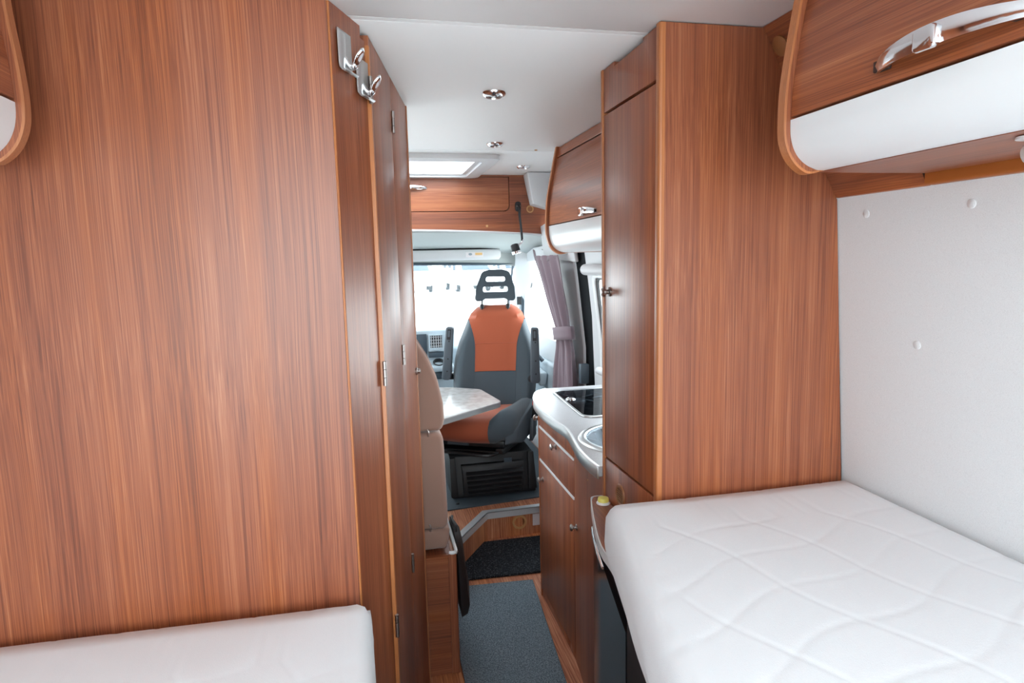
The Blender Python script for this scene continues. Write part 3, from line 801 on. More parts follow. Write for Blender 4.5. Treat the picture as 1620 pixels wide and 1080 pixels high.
def soft(poly, axis, a, b, r, seg=4): return MB().prism(poly, axis, a, b).bevel(r, seg, 35)
cu = tag(soft(rpoly([(-0.80, 0.448), (0.208, 0.448), (0.222, 0.520), (-0.80, 0.520)], 0.0), 'y', 2.052, 2.56, 0.014).build('seat_cushion', SUEDE), 'brown suede seat cushion lying lowest on the bench base', 'cushion')
hcz = 0.8625
b2 = tag(soft(rpoly([(-0.72, 0.522), (0.213, 0.522), (0.214, 0.60), (0.210, 0.80), (0.206, 0.858), (-0.72, 0.858)], [0.02, 0.02, 0, 0, 0.03, 0.02]), 'y', 2.046, 2.15, 0.016).build('back_cushion', SUEDE), 'brown suede backrest cushion standing in the middle of the stack', 'cushion')
hpoly = rpoly([(-0.70, hcz), (0.206, hcz), (0.214, 0.90), (0.212, 0.955), (0.196, 1.035), (0.168, 1.105), (0.13, 1.17), (0.07, 1.225), (-0.02, 1.25), (-0.70, 1.25)], [0.02, 0.03, 0.03, 0.05, 0.08, 0.1, 0.1, 0.1, 0.05, 0.02])
b3 = tag(soft(hpoly, 'y', 2.044, 2.135, 0.014).build('headrest_cushion', SUEDE), 'brown suede headrest cushion with sloping corner on top of the stack', 'cushion')
# piping along the seams and zip pulls
hp = [(x, 2.132, z) for x, z in hpoly]
MB().tube(hp, 0.0035, 6, closed=True).build('piping', SUEDE, b3)
for par, x, y, z in ((b2, 0.15, 2.043, 0.545), (b3, 0.155, 2.041, 0.872)):
    MB().tube(smoothline([(x, y, z), (x+0.004, y-0.004, z-0.010), (x+0.002, y-0.003, z-0.024)], 4), 0.0025, 6).build('zip_pull', NICKEL, par)

bag = empty('cloth_bag', (0.25, 2.1, 0.2), 'black cloth bag hanging on the aisle side of the bench', 'bag')
rows = []
for z, y0, y1, t in ((0.462, 2.13, 2.30, 0.006), (0.45, 2.10, 2.31, 0.010), (0.40, 2.06, 2.33, 0.014), (0.30, 2.03, 2.35, 0.018), (0.24, 2.02, 2.36, 0.022), (0.215, 2.01, 2.35, 0.016)):
    rows.append([(0.2445, y0, z), (0.2445+t*1.5, y0+0.02, z), (0.2465+t*2.3, (y0+y1)/2, z+0.004), (0.2445+t*1.5, y1-0.02, z), (0.2445, y1, z)])
MB().loft(rows).bevel(0.003).build('pouch', BLACK, bag)
MB().tube(smoothline([(0.2505, 2.15, 0.455), (0.2505, 2.16, 0.475), (0.2445, 2.20, 0.482), (0.2505, 2.26, 0.475), (0.2505, 2.27, 0.455)], 5), 0.005, 8).build('strap', BLACK, bag)

tb = empty('dinette_table', (-0.1, 3.0, 0.72), 'pale laminate dinette table with tapered end in front of the cab seat', 'table')
tp = rpoly([(-0.83, 2.60), (0.07, 2.605), (0.284, 2.77), (0.605, 3.035), (0.555, 3.365), (0.40, 3.475), (0.1, 3.55), (-0.83, 3.55)], [0, 0.1, 0.3, 0.06, 0.06, 0.1, 0.1, 0])
MB().prism(tp, 'z', 0.690, 0.720).bevel(0.003, 2, 60).build('table_top', TABLE, tb)
MB().prism([(0+x*1.0, y) for x, y in offs(tp, (-0.2, 3.05), 1.003)], 'z', 0.694, 0.716, [offs(tp, (-0.2, 3.05), 0.995)]).build('edge_band', STEEL, tb)
MB().tube([(-0.25, 3.05, zs+0.006), (-0.25, 3.05, 0.69)], 0.03, 18).build('leg', ALU, tb)
MB().lathe([(0.14, 0.0), (0.14, 0.008), (0.05, 0.02), (0.03, 0.03)], (-0.25, 3.05, zs), (0, 0, 1), 28).build('foot', ALU, tb)

# ================================================================== cab seat
zf = zs+0.006
SX, SY = 0.580, 3.50
ped = empty('seat_pedestal', (0.60, 3.5, zf), 'black plastic seat pedestal with louvred front below the orange seat', 'pedestal')
def ring(x0, x1, y0, y1, z): return [(x0, y0, z), (x1, y0, z), (x1, y1, z), (x0, y1, z)]
MB().loft([ring(0.368, 0.832, 3.262, 3.74, zf+0.001), ring(0.366, 0.830, 3.266, 3.74, zf+0.03), ring(0.362, 0.822, 3.30, 3.74, 0.372)]).bevel(0.006).build('housing', BLACK, ped)
MB().loft([ring(0.43, 0.758, 3.244, 3.27, 0.166), ring(0.425, 0.762, 3.250, 3.28, 0.30), ring(0.42, 0.765, 3.262, 3.29, 0.33)]).bevel(0.004).build('front_frame', BLACK, ped)
for k in range(5):
    z = 0.176+k*0.026
    MB().hexa([(0.452+0.002*k*-1, 3.238, z), (0.742+0.004*k, 3.238, z), (0.742+0.004*k, 3.252, z), (0.452-0.002*k, 3.252, z),
               (0.452-0.002*k, 3.226+0.0*k, z+0.006), (0.742+0.004*k, 3.226, z+0.006), (0.742+0.004*k, 3.252, z+0.018), (0.452-0.002*k, 3.252, z+0.018)]).bevel(0.0015).build('louvre', BLACK, ped)
MB().loft([ring(0.362, 0.40, 3.252, 3.30, zf+0.01), ring(0.362, 0.392, 3.285, 3.31, 0.368)]).bevel(0.003).build('corner_rib', BLACK, ped)
MB().loft([ring(0.790, 0.836, 3.252, 3.30, zf+0.02), ring(0.795, 0.826, 3.285, 3.31, 0.368)]).bevel(0.003).build('corner_rib', BLACK, ped)
box('sticker', DASHD, ped, (0.655, 0.698, 3.262, 3.264, 0.328, 0.352), 0)

# the seat itself, built facing local -Y, turned on its swivel towards the table
s = empty('swivel_chair', (SX, SY, zf), 'swivelled orange and grey cab seat with headrest behind the table', 'seat', rz=R(-30))
z0 = -zf
# swivel plate and rails
MB().prism(circ(0, 0.02, 0.2, 32, 0.19), 'z', 0.374+z0, 0.388+z0).build('swivel_plate', BLACKM, s, local=True)
MB().box(-0.21, 0.21, -0.22, 0.24, 0.390+z0, 0.402+z0).bevel(0.004).build('swivel_frame', BLACKM, s, local=True)
for x in (-0.19, 0.19):
    MB().box(x-0.02, x+0.02, -0.26, 0.26, 0.402+z0, 0.43+z0).bevel(0.003).build('seat_rail', BLACKM, s, local=True)
MB().tube(smoothline([(-0.19, -0.24, 0.415+z0), (-0.17, -0.30, 0.413+z0), (0.0, -0.315, 0.410+z0), (0.14, -0.295, 0.402+z0), (0.19, -0.24, 0.412+z0)], 5), 0.009, 8).build('slide_bar', BLACKM, s, local=True)
MB().box(-0.215, 0.215, -0.25, 0.24, 0.430+z0, 0.47+z0).bevel(0.01).build('seat_pan', BLACKM, s, local=True)
MB().tube([(-0.10, -0.262, 0.447+z0), (0.02, -0.268, 0.449+z0)], 0.010, 10).build('spring_bar', SEATP, s, local=True)
# cushion: lofted sections along local x
def sec(x, zt, zb, yf, yb, roll=0.05):
    return [(x, yb, zb), (x, yf+0.02, zb), (x, yf-0.006, zb+0.03), (x, yf-0.012, (zb+zt)/2), (x, yf-0.004, zt-roll*0.7), (x, yf+roll*0.45, zt-roll*0.12), (x, yf+roll*1.5, zt), (x, (yf+yb)/2, zt-0.012), (x, yb, zt-0.02)]
def cush(xs, name, m):
    rows = []
    for x, zt, yf, zb in xs: rows.append(sec(x, zt+z0, zb+z0, yf, 0.23))
    return MB().loft(rows).build(name, m, s, local=True, smooth=60)
cc = cush([(-0.140, 0.585, -0.285, 0.458), (-0.06, 0.581, -0.297, 0.458), (0, 0.58, -0.302, 0.458), (0.06, 0.581, -0.297, 0.458), (0.140, 0.585, -0.285, 0.458)], 'cushion_centre', SEATO)
for e in (-1, 1):
    cush([(e*0.141, 0.586, -0.285, 0.458), (e*0.158, 0.602, -0.278, 0.456), (e*0.18, 0.622, -0.262, 0.455), (e*0.215, 0.628, -0.235, 0.46), (e*0.245, 0.606, -0.19, 0.475), (e*0.255, 0.570, -0.15, 0.50)], 'cushion_bolster', SEATG)
    sv = MB().loft([[(e*a, y, zz) for a, y, zz in ((0.215, -0.245, 0.445+z0), (0.262, -0.18, 0.45+z0), (0.262, -0.16, 0.515+z0), (0.215, -0.235, 0.50+z0))],
                    [(e*a, y, zz) for a, y, zz in ((0.215, -0.10, 0.415+z0), (0.268, -0.08, 0.42+z0), (0.268, -0.06, 0.555+z0), (0.215, -0.09, 0.55+z0))],
                    [(e*a, y, zz) for a, y, zz in ((0.215, 0.22, 0.43+z0), (0.268, 0.22, 0.435+z0), (0.268, 0.22, 0.60+z0), (0.215, 0.22, 0.60+z0))]]).bevel(0.008).build('side_valance', SEATP, s, local=True)
    MB().lathe([(0.034, 0), (0.036, 0.012), (0.03, 0.016), (0, 0.017)], (e*0.268, 0.17, 0.535+z0), (e, 0, 0), 22).build('recline_knob', BLACK, sv, local=True)
# backrest: rows up the back; each row a horizontal cross-section, split into centre and wings
tilt = lambda z: 0.22+0.16*(z-0.55)
HWT = [(z, w*1.1) for z, w in [(0.50, 0.195), (0.56, 0.212), (0.64, 0.225), (0.74, 0.229), (0.84, 0.222), (0.93, 0.203), (1.00, 0.180), (1.06, 0.160), (1.10, 0.143), (1.13, 0.116), (1.147, 0.082)]]
def hw(z):
    for (a, b), (c, d) in zip(HWT, HWT[1:]):
        if a <= z <= c: return b+(d-b)*(z-a)/(c-a)
    return HWT[-1][1]
CW = [(z, w*1.1) for z, w in [(0.50, 0.110), (0.76, 0.112), (0.762, 0.112), (0.92, 0.114), (0.97, 0.122), (1.03, 0.138), (1.06, 0.150)]]
def cw(z):
    for (a, b), (c, d) in zip(CW, CW[1:]):
        if a <= z <= c: return min(b+(d-b)*(z-a)/(c-a), hw(z)*0.995)
    return hw(z)*0.995
BR = Matrix.Rotation(R(19), 4, 'Z')
def bp(x, z, k=0.0):
    """front surface of the backrest at half-position x"""
    h = hw(z); t = min(1, abs(x)/h)
    wing = 0.045*max(0, min(1, (t-0.42)/0.36))*(1 if z < 0.95 else max(0, 1-(z-0.95)/0.12))
    edge_ = 0.085*max(0, (t-0.80)/0.20)**2
    crown = 0.09*max(0, (z-1.09)/0.057)**2
    v = Vector((x, tilt(z)-0.055-wing+edge_+crown*0.5, z+z0)); c = Vector((0, tilt(z), 0))
    return tuple(BR @ (v-c)+c)
def patch(x0f, x1f, zs_, name, m, n=8, th=0.012):
    rows = []
    for z in zs_:
        a, b = x0f(z), x1f(z)
        rows.append([bp(a+(b-a)*k/n, z) for k in range(n+1)])
    return MB().grid(rows).build(name, m, s, local=True, smooth=60, solid=None)
zl = [0.50+0.26*k/8 for k in range(9)]
zo = [0.762+(0.925-0.762)*k/6 for k in range(7)]
zt_ = [0.927+(1.147-0.927)*k/14 for k in range(15)]
bb = patch(lambda z: -cw(z), cw, zl, 'back_lower_centre', SEATG)
patch(lambda z: -cw(z), cw, zo, 'back_insert', SEATO)
patch(lambda z: -cw(z), cw, zt_, 'back_top_insert', SEATO)
for e in (-1, 1):
    zz = [0.50+0.56*k/22 for k in range(23)]
    patch(lambda z: e*cw(z), lambda z: e*hw(z), zz, 'back_wing', SEATG)
# back shell closes the backrest behind
rows = []
for k in range(25):
    z = 0.50+0.647*k/24; h = hw(z)*0.999
    f0 = Vector(bp(-h, z)); f1 = Vector(bp(h, z)); c = Vector((0, tilt(z), 0))
    r = [tuple(f0)]
    for j in range(1, 8):
        t = -1+2*j/8
        dep = 0.075*(1-t**4)*(1 if z < 1.08 else max(0.25, 1-(z-1.08)/0.075))
        v = Vector((h*t, tilt(z)+0.02+dep, z+z0)); r.append(tuple(BR @ (v-c)+c))
    r.append(tuple(f1)); rows.append(r)
MB().grid(rows).build('back_shell', SEATG, s, local=True, smooth=60)
MB().grid([[bp(x, 1.147) for x in (-0.09, -0.045, 0, 0.045, 0.09)], [tuple(Vector(rows[-1][j])) for j in (0, 2, 4, 6, 8)]]).build('back_crown', SEATO, s, local=True)
# stitched seams as thin welts
for nm, fx in (('seam_welt', lambda z: -cw(z)), ('seam_welt', cw)):
    MB().tube([bp(fx(z), z) for z in [0.51+0.53*k/20 for k in range(21)]], 0.0022, 6).build(nm, SEATG, s, local=True)
MB().tube([bp(-0.125+0.25*k/8, 0.926) for k in range(9)], 0.0022, 6).build('seam_welt', SEATO, s, local=True)
# headrest with two slots
def hr(x, z): return (x, z)
outer = rpoly([(-0.122, 1.175), (-0.075, 1.178), (-0.06, 1.19), (0.06, 1.19), (0.075, 1.178), (0.122, 1.175), (0.114, 1.26), (0.082, 1.350), (0.04, 1.362), (-0.04, 1.362), (-0.082, 1.350), (-0.114, 1.26)], [0.02, 0.01, 0.02, 0.02, 0.01, 0.02, 0.05, 0.03, 0.05, 0.05, 0.03, 0.05], 5)
hole1 = rpoly([(-0.062, 1.289), (0.062, 1.289), (0.054, 1.320), (-0.054, 1.320)], 0.012, 4)
hole2 = rpoly([(-0.076, 1.228), (0.076, 1.228), (0.074, 1.262), (-0.074, 1.262)], 0.012, 4)
hd = MB().prism(outer, 'y', -0.032, 0.032, [hole1[::-1], hole2[::-1]]).bevel(0.010, 3, 50)
for v in hd.bm.verts:
    v.co.z += z0
    v.co.y += 0.020*(v.co.x/0.12)**2*-1
    v.co = (BR.to_3x3() @ Vector((v.co.x, v.co.y, 0)))+Vector((0, 0.285+0.12*(v.co.z-z0-1.17), v.co.z))
hdo = hd.build('headrest', SEATG, s, local=True, smooth=50)
for x in (-0.078, 0.078):
    c0 = BR.to_3x3() @ Vector((x, 0, 0))
    MB().tube([(c0.x, 0.272+c0.y, 1.085+z0), (c0.x, 0.285+c0.y, 1.19+z0)], 0.0055, 10).build('headrest_post', BLACKM, hdo, local=True)
    MB().lathe([(0.012, -0.01), (0.012, 0.012), (0.008, 0.015)], (c0.x, 0.278+c0.y, 1.142+z0), (0, 0, 1), 14).build('post_collar', BLACK, hdo, local=True)
# raised armrests
def arm(xc, lean, mirror):
    a = MB().prism(rpoly([(-0.028, 0.0), (0.028, 0.0), (0.024, 0.32), (-0.020, 0.32)], [0.02, 0.02, 0.014, 0.014]), 'y', -0.03, 0.03).bevel(0.006, 2, 50)
    mtx = Matrix.Translation((xc, 0.13, 0.715+z0)) @ Matrix.Rotation(R(lean), 4, 'Y') @ Matrix.Rotation(R(16), 4, 'Z')
    a.bm.transform(mtx)
    o = a.build('armrest', SEATP, s, local=True, smooth=50)
    b = MB().prism(rpoly([(-0.011, 0.245), (0.012, 0.245), (0.012, 0.308), (-0.009, 0.308)], 0.004), 'y', -0.0315, -0.028); b.bm.transform(mtx); b.build('slot', BLACK, o, local=True)
    c = MB().prism(rpoly([(-0.006, 0.262), (0.007, 0.262), (0.007, 0.30), (-0.005, 0.30)], 0.003), 'y', -0.034, -0.031); c.bm.transform(mtx); c.build('slot_tongue', SEATP, o, local=True)
    for zz in (0.236, 0.13, 0.055):
        c = MB().lathe([(0.0045, 0), (0.0045, 0.0012), (0, 0.0012)], (0.004, -0.0302, zz), (0, -1, 0), 10); c.bm.transform(mtx); c.build('screw', BLACK, o, local=True)
    p = MB().tube([(xc, 0.13, 0.735+z0), (xc*0.86, 0.19, 0.725+z0)], 0.022, 14); p.build('pivot', BLACK, o, local=True)
arm(-0.268, 6, -1); arm(0.285, 0, 1)
# seat belt buckle
bu = MB().box(-0.011, 0.011, -0.014, 0.014, 0.0, 0.10).bevel(0.004)
bm_ = Matrix.Translation((0.292, 0.06, 0.52+z0)) @ Matrix.Rotation(R(6), 4, 'Y'); bu.bm.transform(bm_)
bo = bu.build('belt_buckle', BLACK, s, local=True)
rb = MB().box(-0.013, 0.013, -0.0165, 0.014, 0.080, 0.106).bevel(0.003); rb.bm.transform(bm_); rb.build('release_button', RED, bo, local=True)
# belt anchor arm under the buckle
MB().hexa([(0.272, 0.02, 0.40+z0), (0.295, 0.02, 0.40+z0), (0.295, 0.10, 0.42+z0), (0.272, 0.10, 0.42+z0), (0.276, 0.04, 0.525+z0), (0.298, 0.04, 0.525+z0), (0.298, 0.09, 0.525+z0), (0.276, 0.09, 0.525+z0)]).bevel(0.004).build('buckle_stalk', SEATP, s, local=True)

# ================================================================== cab: overhead panel, lining, windscreen, pillars, doors
ov = empty('cab_bulkhead', (0.1, 3.52, 1.56), 'wooden overhead bulkhead with rounded door above the cab', 'bulkhead')
dz0, dz1, dx1 = 1.684, 1.872, 0.770
hole = rpoly([(-0.72, dz0), (dx1, dz0), (dx1, dz1), (-0.72, dz1)], [0.03, 0.032, 0.004, 0.004])
MB().prism([(-0.83, 1.60), (0.2, 1.592), (0.75, 1.572), (1.04, 1.550), (1.04, ZC-0.001), (-0.83, ZC-0.001)], 'y', 3.50, 3.516, [offs(hole, ((dx1-0.72)/2, 1.778), 1.0)]).build('fascia', WX, ov)
MB().prism([(x, z) for x, z in rpoly([(-0.716, dz0+0.004), (dx1-0.004, dz0+0.004), (dx1-0.004, dz1-0.003), (-0.716, dz1-0.003)], [0.028, 0.030, 0.003, 0.003])], 'y', 3.4985, 3.515).build('locker_door', WX, ov)
MB().box(-0.80, 1.0, 3.518, 3.524, 1.62, ZC-0.002).build('backing', DARKGAP, ov)
ldo = [o for o in ov.children if o.name.startswith('locker_door')][0]
rows = []
for i in range(15):
    t = -1+2*i/14; b = 0.022*(1-t*t)**0.8+0.003; h = 0.022*(0.6+0.4*(1-t*t)); x = 0.215+0.1*t; y = 3.498-b
    rows.append([(x, y, 1.812+h/2), (x, y-0.003, 1.812), (x, y, 1.812-h/2), (x, y+0.004, 1.812-h/2), (x, y+0.004, 1.812+h/2)])
MB().loft(rows).build('handle', CHROME, ldo)
vr2 = MB().lathe([(0.014, 0.001), (0.015, 0.004), (0.020, 0.004), (0.021, 0)], (0.887, 3.4995, 1.697), (0, -1, 0), 24, caps=False).build('cable_ring', BUFF, ov)
MB().lathe([(0.0145, 0), (0.0145, 0.002), (0, 0.002)], (0.887, 3.4995, 1.697), (0, -1, 0), 20).build('ring_cap', CAPB, vr2)
MB().lathe([(0.0065, 0), (0.0065, 0.0015), (0, 0.002)], (0.640, 3.4995, 1.606), (0, -1, 0), 14).build('screw_cap', BUFF, ov)
MB().tube(smoothline([(-0.82, 3.497, 1.597), (0.2, 3.497, 1.588), (0.75, 3.497, 1.568), (1.03, 3.497, 1.546)], 6), 0.0055, 8).build('lower_bead', PLC, ov)

gl = empty('reading_lamp', (0.82, 3.49, 1.46), 'black gooseneck reading lamp hanging from the cab bulkhead', 'lamp')
MB().prism(rpoly([(0.800, 1.683), (0.832, 1.683), (0.832, 1.738), (0.800, 1.738)], 0.015), 'y', 3.482, 3.4985).bevel(0.003).build('mount', BLACK, gl)
mt = [o for o in gl.children][0]
for x in (0.808, 0.825): MB().lathe([(0.0035, 0), (0.003, 0.002), (0, 0.002)], (x, 3.482, 1.712), (0, -1, 0), 10).build('screw', NICKEL, mt)
MB().tube(smoothline([(0.816, 3.485, 1.715), (0.817, 3.460, 1.700), (0.816, 3.455, 1.66), (0.822, 3.455, 1.60), (0.828, 3.455, 1.52)], 6), 0.0065, 10).build('gooseneck', BLACK, gl)
MB().tube([(0.833, 3.455, 1.530), (0.826, 3.455, 1.512), (0.806, 3.452, 1.494), (0.795, 3.450, 1.484)], 0.007, 12).build('swivel_joint', CHROME, gl)
MB().lathe([(0.0, 0.022), (0.012, 0.021), (0.022, 0.016), (0.024, 0.0), (0.025, -0.022)], (0.785, 3.448, 1.484), (-0.25, 0.1, 1), 20).build('lamp_head', BLACK, gl)
MB().lathe([(0.0255, -0.021), (0.0262, -0.034), (0.021, -0.036), (0, -0.034)], (0.785, 3.448, 1.484), (-0.25, 0.1, 1), 20).build('lamp_collar', CHROME, [o for o in gl.children if o.name.startswith('lamp_head')][0])

tag(MB().hexa([(0.868, 3.36, 1.715), (0.99, 3.36, 1.672), (1.05, 3.497, 1.672), (0.885, 3.497, 1.715), (0.84, 3.36, ZC-0.003), (0.99, 3.36, ZC-0.003), (1.05, 3.497, ZC-0.003), (0.85, 3.497, ZC-0.003)]).bevel(0.006, 3).build('trim_4', PLC),
    'white angular trim box in the ceiling corner beside the cab bulkhead', 'trim', kind='structure')

hl = empty('trim_5', (0.1, 3.9, 1.4), 'pale header lining above the windscreen', 'lining', kind='structure')
rows = []
for y, z, hwid in ((3.517, 1.596, 0.0), (3.60, 1.588, 0), (3.80, 1.560, 0), (4.00, 1.530, 0), (4.14, 1.508, 0), (4.19, 1.490, 0), (4.20, 1.45, 0), (4.205, 1.405, 0)):
    rows.append([(-0.83, y, z-0.03), (-0.6, y, z-0.004), (0.1, y, z), (0.7, y, z-0.006), (0.90, y, z-0.02), (0.97, y, z-0.035), (1.02, y, z-0.07)])
MB().grid(rows).build('lining', HEADL, hl, solid=0.01)
sv = empty('sun_visor', (0.5, 4.1, 1.43), 'white folded sun visor above the windscreen behind the headrest', 'visor')
rows = []
for x in (0.245, 0.26, 0.35, 0.55, 0.75, 0.82, 0.832):
    k = 0.5 if x in (0.245, 0.832) else 1
    yc, zc = 4.085, 1.455
    rows.append([(x, yc+0.012*k*math.cos(t)-0.25*0.034*k*math.sin(t), zc+0.034*k*math.sin(t)) for t in [2*math.pi*q/14 for q in range(14)]])
MB().loft(rows).build('visor_board', PLC, sv, smooth=60)
MB().tube([(0.25, 4.10, 1.493), (0.83, 4.10, 1.493)], 0.006, 8).build('visor_rod', BLACK, sv)
lb = box('label', PAPER, sv, (0.60, 0.715, 4.069, 4.0715, 1.440, 1.472), 0)
box('label_mark', ORANGEP, lb, (0.662, 0.708, 4.068, 4.069, 1.452, 1.468), 0)
MB().prism(circ(0.630, 1.459, 0.012, 16, 0.008), 'y', 4.068, 4.069).build('label_mark', VANG, lb)

ws = empty('window_1', (0.1, 4.5, 0.9), 'large bright windscreen behind the cab seat', 'window', kind='structure')
MB().slab([(-0.72, 4.21, 1.40), (0.93, 4.21, 1.40), (1.03, 4.95, 0.86), (-0.80, 4.95, 0.86)], (0, 0.6, 0.8), 0.005).build('pane', GLASS, ws)
MB().tube([(-0.74, 4.205, 1.405), (0.1, 4.20, 1.409), (0.935, 4.205, 1.392)], 0.012, 8).build('top_seal', DASHD, ws)
MB().tube([(0.94, 4.205, 1.40), (0.99, 4.58, 1.13), (1.035, 4.95, 0.86)], 0.008, 8).build('side_seal', DASHD, ws)

ap = empty('trim_6', (1.0, 4.4, 0.86), 'white windscreen pillar trim right of the cab seat', 'pillar', kind='structure')
MB().loft([[(x, y, z) for x, y in ((0.935, 4.10), (1.03, 4.03), (1.05, 4.12), (0.955, 4.20))] for z in (1.50, 1.42)] +
          [[(x, y, z) for x, y in ((0.95, 4.25), (1.05, 4.15), (1.07, 4.28), (0.98, 4.40))] for z in (1.25,)] +
          [[(x, y, z) for x, y in ((1.0, 4.78), (1.07, 4.60), (1.09, 4.75), (1.05, 4.96))] for z in (0.86, 0.80)]).bevel(0.01).build('pillar_cover', PLC, ap)
MB().slab([(0.972, 4.25, 1.11), (1.0, 4.23, 1.11), (1.0, 4.23, 1.165), (0.972, 4.25, 1.165)], (-0.2, -1, 0), 0.004).build('pillar_grille', BLACK, ap)

# side shell right: passenger door, B pillar, sliding door (x leans in with height)
def sx(z): return 1.055 if z <= 0.95 else 1.055-0.075*((z-0.95)/0.65)**1.1
def sidepoly(mb, poly, t=0.03, off=0.0, holes=()):
    """poly in (y, z) laid on the leaning side plane, thickened outward"""
    tmp = MB().prism(poly, 'x', 0, t, holes)
    bmesh.ops.subdivide_edges(tmp.bm, edges=[e for e in tmp.bm.edges if abs(e.verts[0].co.z-e.verts[1].co.z) > 0.15], cuts=4)
    for v in tmp.bm.verts: v.co.x += sx(v.co.z)+off
    me = bpy.data.meshes.new('t'); tmp.bm.to_mesh(me); tmp.bm.free(); mb.bm.from_mesh(me); bpy.data.meshes.remove(me)
    return mb
pdw = rpoly([(3.55, 0.93), (4.36, 0.93), (4.16, 1.40), (3.55, 1.42)], 0.05)
pd = empty('door_1', (1.05, 3.9, 0.2), 'passenger cab door with window right of the cab seat', 'door', kind='structure')
sidepoly(MB(), [(3.42, -0.02), (4.75, -0.02), (4.75, 0.80), (4.20, 1.48), (3.42, 1.50)], 0.03, 0.0, [pdw]).build('door_frame', PLC, pd)
sidepoly(MB(), offs(pdw, (3.9, 1.17), 1.03), 0.004, 0.014).build('pane', GLASS, pd)
sidepoly(MB(), [(4.13, 1.44), (4.20, 1.45), (4.50, 0.95), (4.42, 0.93)], 0.02, -0.02).build('door_seal', DASHD, pd)
MB().hexa([(1.0, 3.5, 0.30), (1.06, 3.5, 0.30), (1.06, 4.5, 0.30), (1.0, 4.5, 0.30), (1.015, 3.5, 0.80), (1.06, 3.5, 0.80), (1.06, 4.5, 0.80), (1.015, 4.5, 0.80)]).bevel(0.02, 3).build('door_card', DASHM, pd)
MB().hexa([(0.955, 3.62, 0.66), (1.0, 3.62, 0.66), (1.0, 4.2, 0.70), (0.955, 4.2, 0.70), (0.965, 3.62, 0.74), (1.01, 3.62, 0.74), (1.01, 4.2, 0.77), (0.965, 4.2, 0.77)]).bevel(0.012, 3).build('door_armrest', DASHM, pd)
MB().tube(smoothline([(1.0, 3.7, 0.80), (0.97, 3.75, 0.84), (0.965, 3.9, 0.85), (1.0, 3.98, 0.82)], 5), 0.012, 10).build('door_pull', DASHD, pd)

pb = empty('trim_7', (1.03, 3.2, 0.15), 'white upright pillar trim behind the mauve curtain', 'pillar', kind='structure')
sidepoly(MB(), [(3.06, -0.02), (3.425, -0.02), (3.425, 1.62), (3.06, 1.62)], 0.03, -0.012).bevel(0.004).build('pillar_cover', PLC, pb)
sidepoly(MB(), [(2.905, -0.02), (3.055, -0.02), (3.045, 1.62), (2.90, 1.62)], 0.03, 0.0).build('door_seal', SEAL, pb)
sidepoly(MB(), [(2.96, 1.40), (3.52, 1.42), (3.52, 1.60), (2.96, 1.66)], 0.02, -0.034).bevel(0.006).build('upper_cover', PLC, pb)
MB().lathe([(0.011, 0), (0.011, 0.003), (0.006, 0.004), (0, 0.001)], (sx(1.50)-0.034, 3.16, 1.492), (-1, 0, -0.1), 16).build('screw_recess', BLACK, pb)
MB().box(0.985, 1.03, 2.93, 2.965, 0.80, 0.90).bevel(0.005).build('door_catch', DASHD, pb)

sdw = rpoly([(1.85, 0.88), (2.79, 0.88), (2.79, 1.33), (1.85, 1.33)], 0.03)
sdr = empty('door_2', (1.06, 2.3, 0.1), 'white sliding side door with window behind the kitchen', 'door', kind='structure')
sidepoly(MB(), [(1.60, -0.1), (2.90, -0.1), (2.90, 1.64), (1.60, 1.64)], 0.035, 0.0, [sdw]).build('door_panel', PLC, sdr)
sidepoly(MB(), offs(sdw, (2.32, 1.105), 1.03), 0.004, 0.02).build('pane', TINT if False else GLASS, sdr)
sidepoly(MB(), offs(sdw, (2.32, 1.105), 1.05), 0.012, -0.012, [offs(sdw, (2.32, 1.105), 0.985)]).bevel(0.002, 1, 60).build('window_frame', PLW, sdr)
sidepoly(MB(), offs(sdw, (2.32, 1.105), 0.983), 0.010, -0.004, [offs(sdw, (2.32, 1.105), 0.955)]).build('window_seal', BLACK, sdr)
MB().tube([(sx(1.36)-0.028, 1.62, 1.365), (sx(1.36)-0.028, 2.84, 1.365)], 0.026, 16).build('blind_cassette', PLC, sdr)
MB().tube([(sx(0.86)-0.024, 1.62, 0.89), (sx(0.86)-0.024, 2.80, 0.89)], 0.018, 14).build('lower_blind_roll', PLC, sdr)
tag(MB().prism([(0.965, 1.60), (1.06, 1.58), (1.10, 1.93), (0.99, 1.93)], 'y', 1.62, 3.45).build('trim_8', PLC), 'white upper side rail behind the kitchen locker', 'trim', kind='structure')

# curtain
ct = empty('curtain', (0.97, 3.25, 0.6), 'mauve grey cab curtain gathered with a tie in front of the pillar', 'curtain')
def lerp(t, tab):
    for a, b in zip(tab, tab[1:]):
        if a[0] >= t >= b[0]:
            f = (a[0]-t)/(a[0]-b[0]); return [u+(v-u)*f for u, v in zip(a, b)]
    return tab[-1]
# z, far y, near y, pleat depth
CTAB = [(1.455, 3.56, 3.06, 0.006), (1.40, 3.53, 3.045, 0.010), (1.30, 3.44, 3.04, 0.014), (1.20, 3.36, 3.035, 0.016), (1.12, 3.29, 3.03, 0.016), (1.05, 3.245, 3.025, 0.012), (0.98, 3.26, 3.015, 0.014), (0.85, 3.31, 2.99, 0.018), (0.60, 3.37, 2.95, 0.022)]
def cpos(u, z, off=0.0):
    _, yf, yn, dp = lerp(z, CTAB)
    y = yf+(yn-yf)*u
    w = math.sin(u*math.pi*7.0+0.6)*dp+0.4*dp*math.sin(u*math.pi*15+z*4)
    sag = 0.012*math.sin(u*math.pi)
    zz = z-(0.055*math.sin(u*math.pi*0.9) if z > 1.44 else 0)+ (0.02*(1-u) if z > 1.44 else 0)
    return (sx(min(1.5, z))-0.075+w+off-0.02*(1-abs(u-0.5)), y, zz)
zz = [1.455-0.855*k/44 for k in range(45)]
